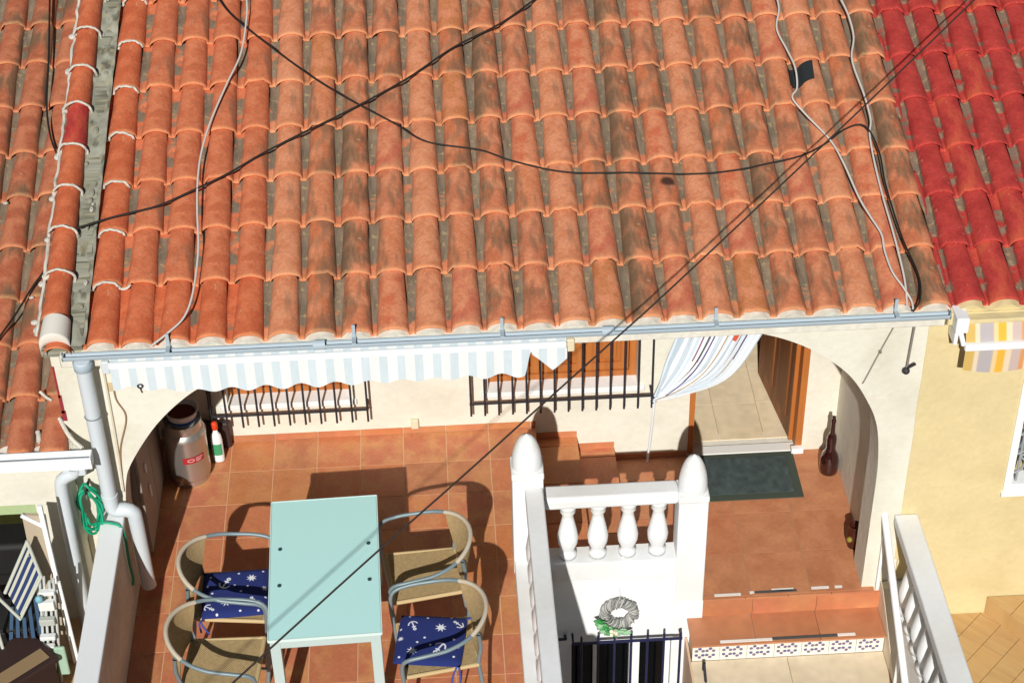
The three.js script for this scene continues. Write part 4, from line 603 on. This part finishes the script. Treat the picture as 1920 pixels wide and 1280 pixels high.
{ // entrance things
  const m = thing('doormat', 'dark green-grey doormat in front of the open door', 'doormat', [0, -0.35, 0]);
  const mt = tex(128, 96, (u, v) => { const n = fbm(u, v, 30, 22, 71, 3), k = 0.8 + 0.5 * n; return [58 * k, 70 * k, 70 * k]; });
  part('pile', bb(2.125, 2.775, 0.001, 0.013, 0.065, 0.455, 0.003), new THREE.MeshStandardMaterial({ map: mt, roughness: 1, bumpMap: bumpFine, bumpScale: 0.002 }), m);
  part('border', merge([bb(2.08, 2.832, 0.001, 0.009, 0.456, 0.512), bb(2.08, 2.832, 0.001, 0.009, 0.022, 0.064), bb(2.08, 2.124, 0.001, 0.0088, 0.064, 0.456), bb(2.776, 2.832, 0.001, 0.0088, 0.064, 0.456)]), std(0x3d463c, 0.9), m);
  const b = thing('glass_bottle', 'large dark red long-necked glass bottle standing by the right porch wall', 'bottle', [3.055, -0.35, 0.25]);
  const gl = new THREE.MeshPhysicalMaterial({ color: 0x2a0507, roughness: 0.08, clearcoat: 1, clearcoatRoughness: 0.05 });
  part('body', lathe([[0, 0], [0.058, 0], [0.068, 0.012], [0.07, 0.05], [0.068, 0.12], [0.056, 0.17], [0.04, 0.2], [0.033, 0.23], [0.036, 0.26], [0.037, 0.31], [0.03, 0.345], [0.017, 0.37], [0.015, 0.46], [0.018, 0.465], [0.018, 0.485], [0.012, 0.49], [0, 0.49]], 26), gl, b);
  part('stopper', at(new THREE.CylinderGeometry(0.0125, 0.0125, 0.03, 12), 0, 0.5, 0), std(0x33150f, 0.6), b);
  const p = thing('flower_pot', 'small dark glazed pot tucked against the right pier', 'pot', [3.085, -0.35, 1.02]);
  part('pot', lathe([[0, 0], [0.045, 0], [0.06, 0.07], [0.056, 0.14], [0.04, 0.17], [0.046, 0.19], [0.04, 0.19], [0.034, 0.17], [0, 0.165]], 18), std(0x43190f, 0.3), p); part('ornament', at(new THREE.SphereGeometry(0.022, 10, 8), -0.045, 0.1, 0.045), std(0x8a7a2c, 0.5), p);
}
{ // wreath
  const w = thing('wreath', 'grey wicker wreath with green leaves hanging on the white wall', 'wreath', [1.412, -0.395, 1.505]);
  const R2 = rng(99); const tw = (n, mm) => { const a = []; for (let k = 0; k < n; k++) { const pts = [], ph = R2() * 7, rad = 0.014 + R2() * 0.03, f = 5 + Math.floor(R2() * 5); for (let i = 0; i < 40; i++) { const t = i / 40 * Math.PI * 2; pts.push([(0.098 + Math.cos(t * f + ph) * rad) * Math.cos(t), (0.098 + Math.cos(t * f + ph) * rad) * Math.sin(t), Math.sin(t * f + ph) * rad]); } a.push(tube(pts, 0.0036, 120, 5, true)); } return merge(a); };
  part('twigs', tw(14), std(0x8f918e, 0.8), w); part('pale_twigs', tw(8), std(0xbfc0bb, 0.8), w);
  const leaf = (x, y, z, s, mm) => { const g = new THREE.SphereGeometry(1, 6, 5).scale(s, s * 0.45, s * 0.12); g.rotateZ(R2() * 6.3); g.rotateX((R2() - 0.5) * 1.2); g.translate(x, y, z); return part('leaf', g, mm, w); };
  const gm = [std(0x2f8a4a, 0.6), std(0x5aa35e, 0.6), std(0x8db891, 0.7)];
  for (let i = 0; i < 34; i++) { const t = Math.PI * (0.98 + R2() * 0.7), q = 0.1 + R2() * 0.05; leaf(Math.cos(t) * q - 0.01, Math.sin(t) * q, 0.045 + R2() * 0.02, 0.022 + R2() * 0.016, gm[i % 3]); }
  for (let i = 0; i < 5; i++) part('flower', at(new THREE.IcosahedronGeometry(0.014, 1), -0.07 + R2() * 0.05, -0.1 - R2() * 0.04, 0.065), std([0xf2e7d8, 0xe8c9b0][i % 2], 0.8), w);
  part('ribbon', tube([[-0.03, -0.12, 0.05], [-0.025, -0.18, 0.04], [-0.03, -0.25, 0.03]], 0.009, 12, 5), std(0xb9a8ac, 0.8), w);
  part('hanger', merge([tube([[0, 0.13, 0], [0.004, 0.16, -0.03], [0, 0.19, -0.048]], 0.003, 10, 5)]), M.cableGrey, w);
}

// ---------------------------------------------------------------- cables on and above the roofs
{
  const onRoof = (name, label, pts, r, m, y0 = 2.06, cat = 'cable') => { const t = thing(name, label, cat, [0, y0, 1.5], 0, 'cables lying on the roofs'); t.rotation.x = PITCH; part('cable', tube(pts.map((p, i) => [p[0], p[1] - 0.004 + r + 0.003 * Math.sin(i * 2.3), p[2]]), r, pts.length * 8, 6), m, t); return t; };
  onRoof('roof_cable', 'pale grey cable snaking down the left part of the orange roof', [[-0.909, 0.02, -2.981], [-0.899, 0.02, -2.775], [-0.928, 0.02, -2.411], [-1.012, 0.02, -2.112], [-1.103, 0.02, -1.775], [-1.149, 0.02, -1.516], [-1.161, 0.02, -1.262], [-1.152, 0.02, -0.992], [-1.132, 0.02, -0.685], [-1.148, 0.02, -0.349], [-1.193, 0.02, -0.167], [-1.281, 0.02, -0.052], [-1.371, 0.01, 0.03]], 0.007, M.cableGrey);
  onRoof('roof_cable', 'long black cable crossing the orange roof in a sagging curve to the right eave', [[-1.117, 0.02, -2.994], [-0.981, 0.02, -2.754], [-0.651, 0.02, -2.368], [-0.402, 0.02, -2.099], [-0.177, 0.03, -1.887], [0.079, 0.02, -1.692], [0.28, 0.01, -1.522], [0.616, 0.01, -1.431], [0.813, 0.01, -1.325], [1.142, 0.01, -1.203], [1.543, 0.01, -1.178], [1.942, 0.01, -1.14], [2.214, 0.01, -1.155], [2.423, 0.01, -1.203], [2.633, 0.01, -1.25], [2.801, 0.01, -1.343], [2.939, 0.02, -1.453], [3.055, 0.03, -1.484], [3.11, 0.03, -1.409], [3.14, 0.01, -1.228], [3.128, 0.01, -0.976], [3.149, 0.01, -0.552], [3.191, 0.01, -0.229], [3.165, 0.01, -0.044], [3.11, 0.0, 0.035]], 0.006, M.cableBlack);
  onRoof('roof_cable', 'black cable slanting across the orange roof down to the white mortared verge', [[1.083, 0.02, -2.84], [0.814, 0.02, -2.589], [0.483, 0.02, -2.375], [0.192, 0.02, -2.113], [-0.09, 0.02, -1.907], [-0.332, 0.02, -1.751], [-0.536, 0.02, -1.62], [-0.77, 0.02, -1.469], [-0.967, 0.02, -1.319], [-1.162, 0.02, -1.194], [-1.386, 0.02, -1.073], [-1.564, 0.02, -1.017], [-1.708, 0.02, -0.973], [-1.881, 0.03, -0.904]], 0.0068, M.cableBlack);
  onRoof('roof_cable', 'pale grey cable passing the black patch down to the right eave', [[2.7, 0.02, -2.756], [2.696, 0.02, -2.605], [2.655, 0.02, -2.422], [2.692, 0.02, -2.212], [2.718, 0.03, -2.032], [2.706, 0.02, -1.857], [2.66, 0.02, -1.761], [2.723, 0.02, -1.611], [2.841, 0.02, -1.378], [2.892, 0.02, -1.174], [2.942, 0.02, -0.874], [2.981, 0.02, -0.716], [3.025, 0.02, -0.56], [3.022, 0.02, -0.43], [3.036, 0.02, -0.26], [3.078, 0.02, -0.14], [3.112, 0.01, -0.047], [3.113, 0.0, 0.02]], 0.007, M.cableGrey);
  onRoof('roof_cable', 'pale grey cable along the rightmost orange tiles beside the red roof', [[3.124, 0.02, -2.729], [3.155, 0.02, -2.523], [3.156, 0.02, -2.312], [3.106, 0.02, -2.084], [3.13, 0.02, -1.756], [3.133, 0.02, -1.537], [3.101, 0.02, -1.395], [3.09, 0.02, -1.138], [3.091, 0.02, -0.865], [3.098, 0.02, -0.599], [3.103, 0.02, -0.34], [3.1, 0.01, -0.172], [3.082, 0.0, -0.01]], 0.007, M.cableGrey);
  onRoof('roof_cable', 'black cable on the old left roof beside the verge tiles', [[-2.444, 0.02, -3.968], [-2.394, 0, -3.312], [-2.363, 0.0, -2.826], [-2.298, 0.02, -2.485], [-2.221, 0.02, -2.278], [-2.16, 0.01, -2.15]], 0.0075, M.cableBlack, 1.41);
  onRoof('roof_cable', 'thin black cable crossing the lower part of the old left roof', [[-2.084, 0.03, -1.616], [-2.198, 0.02, -1.346], [-2.292, 0.02, -1.149], [-2.379, 0.01, -0.933], [-2.459, 0.02, -0.744], [-2.56, 0.02, -0.5]], 0.0065, M.cableBlack, 1.41);
  const t = thing('overhead_wire', 'dark overhead wire hanging diagonally across the whole view', 'wire');
  part('wire', tube([[7.5, 4.35, -4.0], [5.6, 3.83, -1.95], [3.969, 3.421, -0.183], [3.647, 3.358, 0.162], [2.853, 3.199, 1.012], [2.001, 3.042, 1.922], [1.455, 2.95, 2.507], [1.186, 2.916, 2.795], [0.736, 2.859, 3.277], [0.399, 2.814, 3.637], [-0.026, 2.768, 4.092], [-0.515, 2.701, 4.615], [-0.753, 2.667, 4.87], [-3, 2.4, 7.3]], 0.0048, 120, 6), std(0x3a302b, 0.7), t);
  const p = thing('roof_patch', 'small black square patch stuck on the orange roof tiles', 'patch', [0, 2.06, 1.5]); p.rotation.x = PITCH;
  const pos = [], idx = []; const N = 14; for (let j = 0; j <= N; j++) for (let i = 0; i <= N; i++) { const u = i / N, v = j / N, x = mix(2.676, 2.836, u) + 0.012 * (1 - v), z = mix(-2.09, -1.915, v) - 0.03 * u; let d = ((x - 0.039) % 0.215 + 0.215) % 0.215; if (d > 0.1075) d -= 0.215; const e = Math.abs(d) < 0.08 ? Math.sqrt(1 - (d / 0.08) ** 2) : 0; pos.push(x, -0.05 + 0.062 * e, z); if (i < N && j < N) { const a = j * (N + 1) + i; idx.push(a, a + N + 1, a + 1, a + 1, a + N + 1, a + N + 2); } }
  const g = new THREE.BufferGeometry(); g.setAttribute('position', new THREE.Float32BufferAttribute(pos, 3)); g.setIndex(idx); g.computeVertexNormals(); part('sheet', g, std(0x23282a, 0.9, { side: THREE.DoubleSide }), p);
}

scene.traverse(o => { if (o.isMesh) { o.castShadow = true; o.receiveShadow = true; } });
renderer.render(scene, camera);
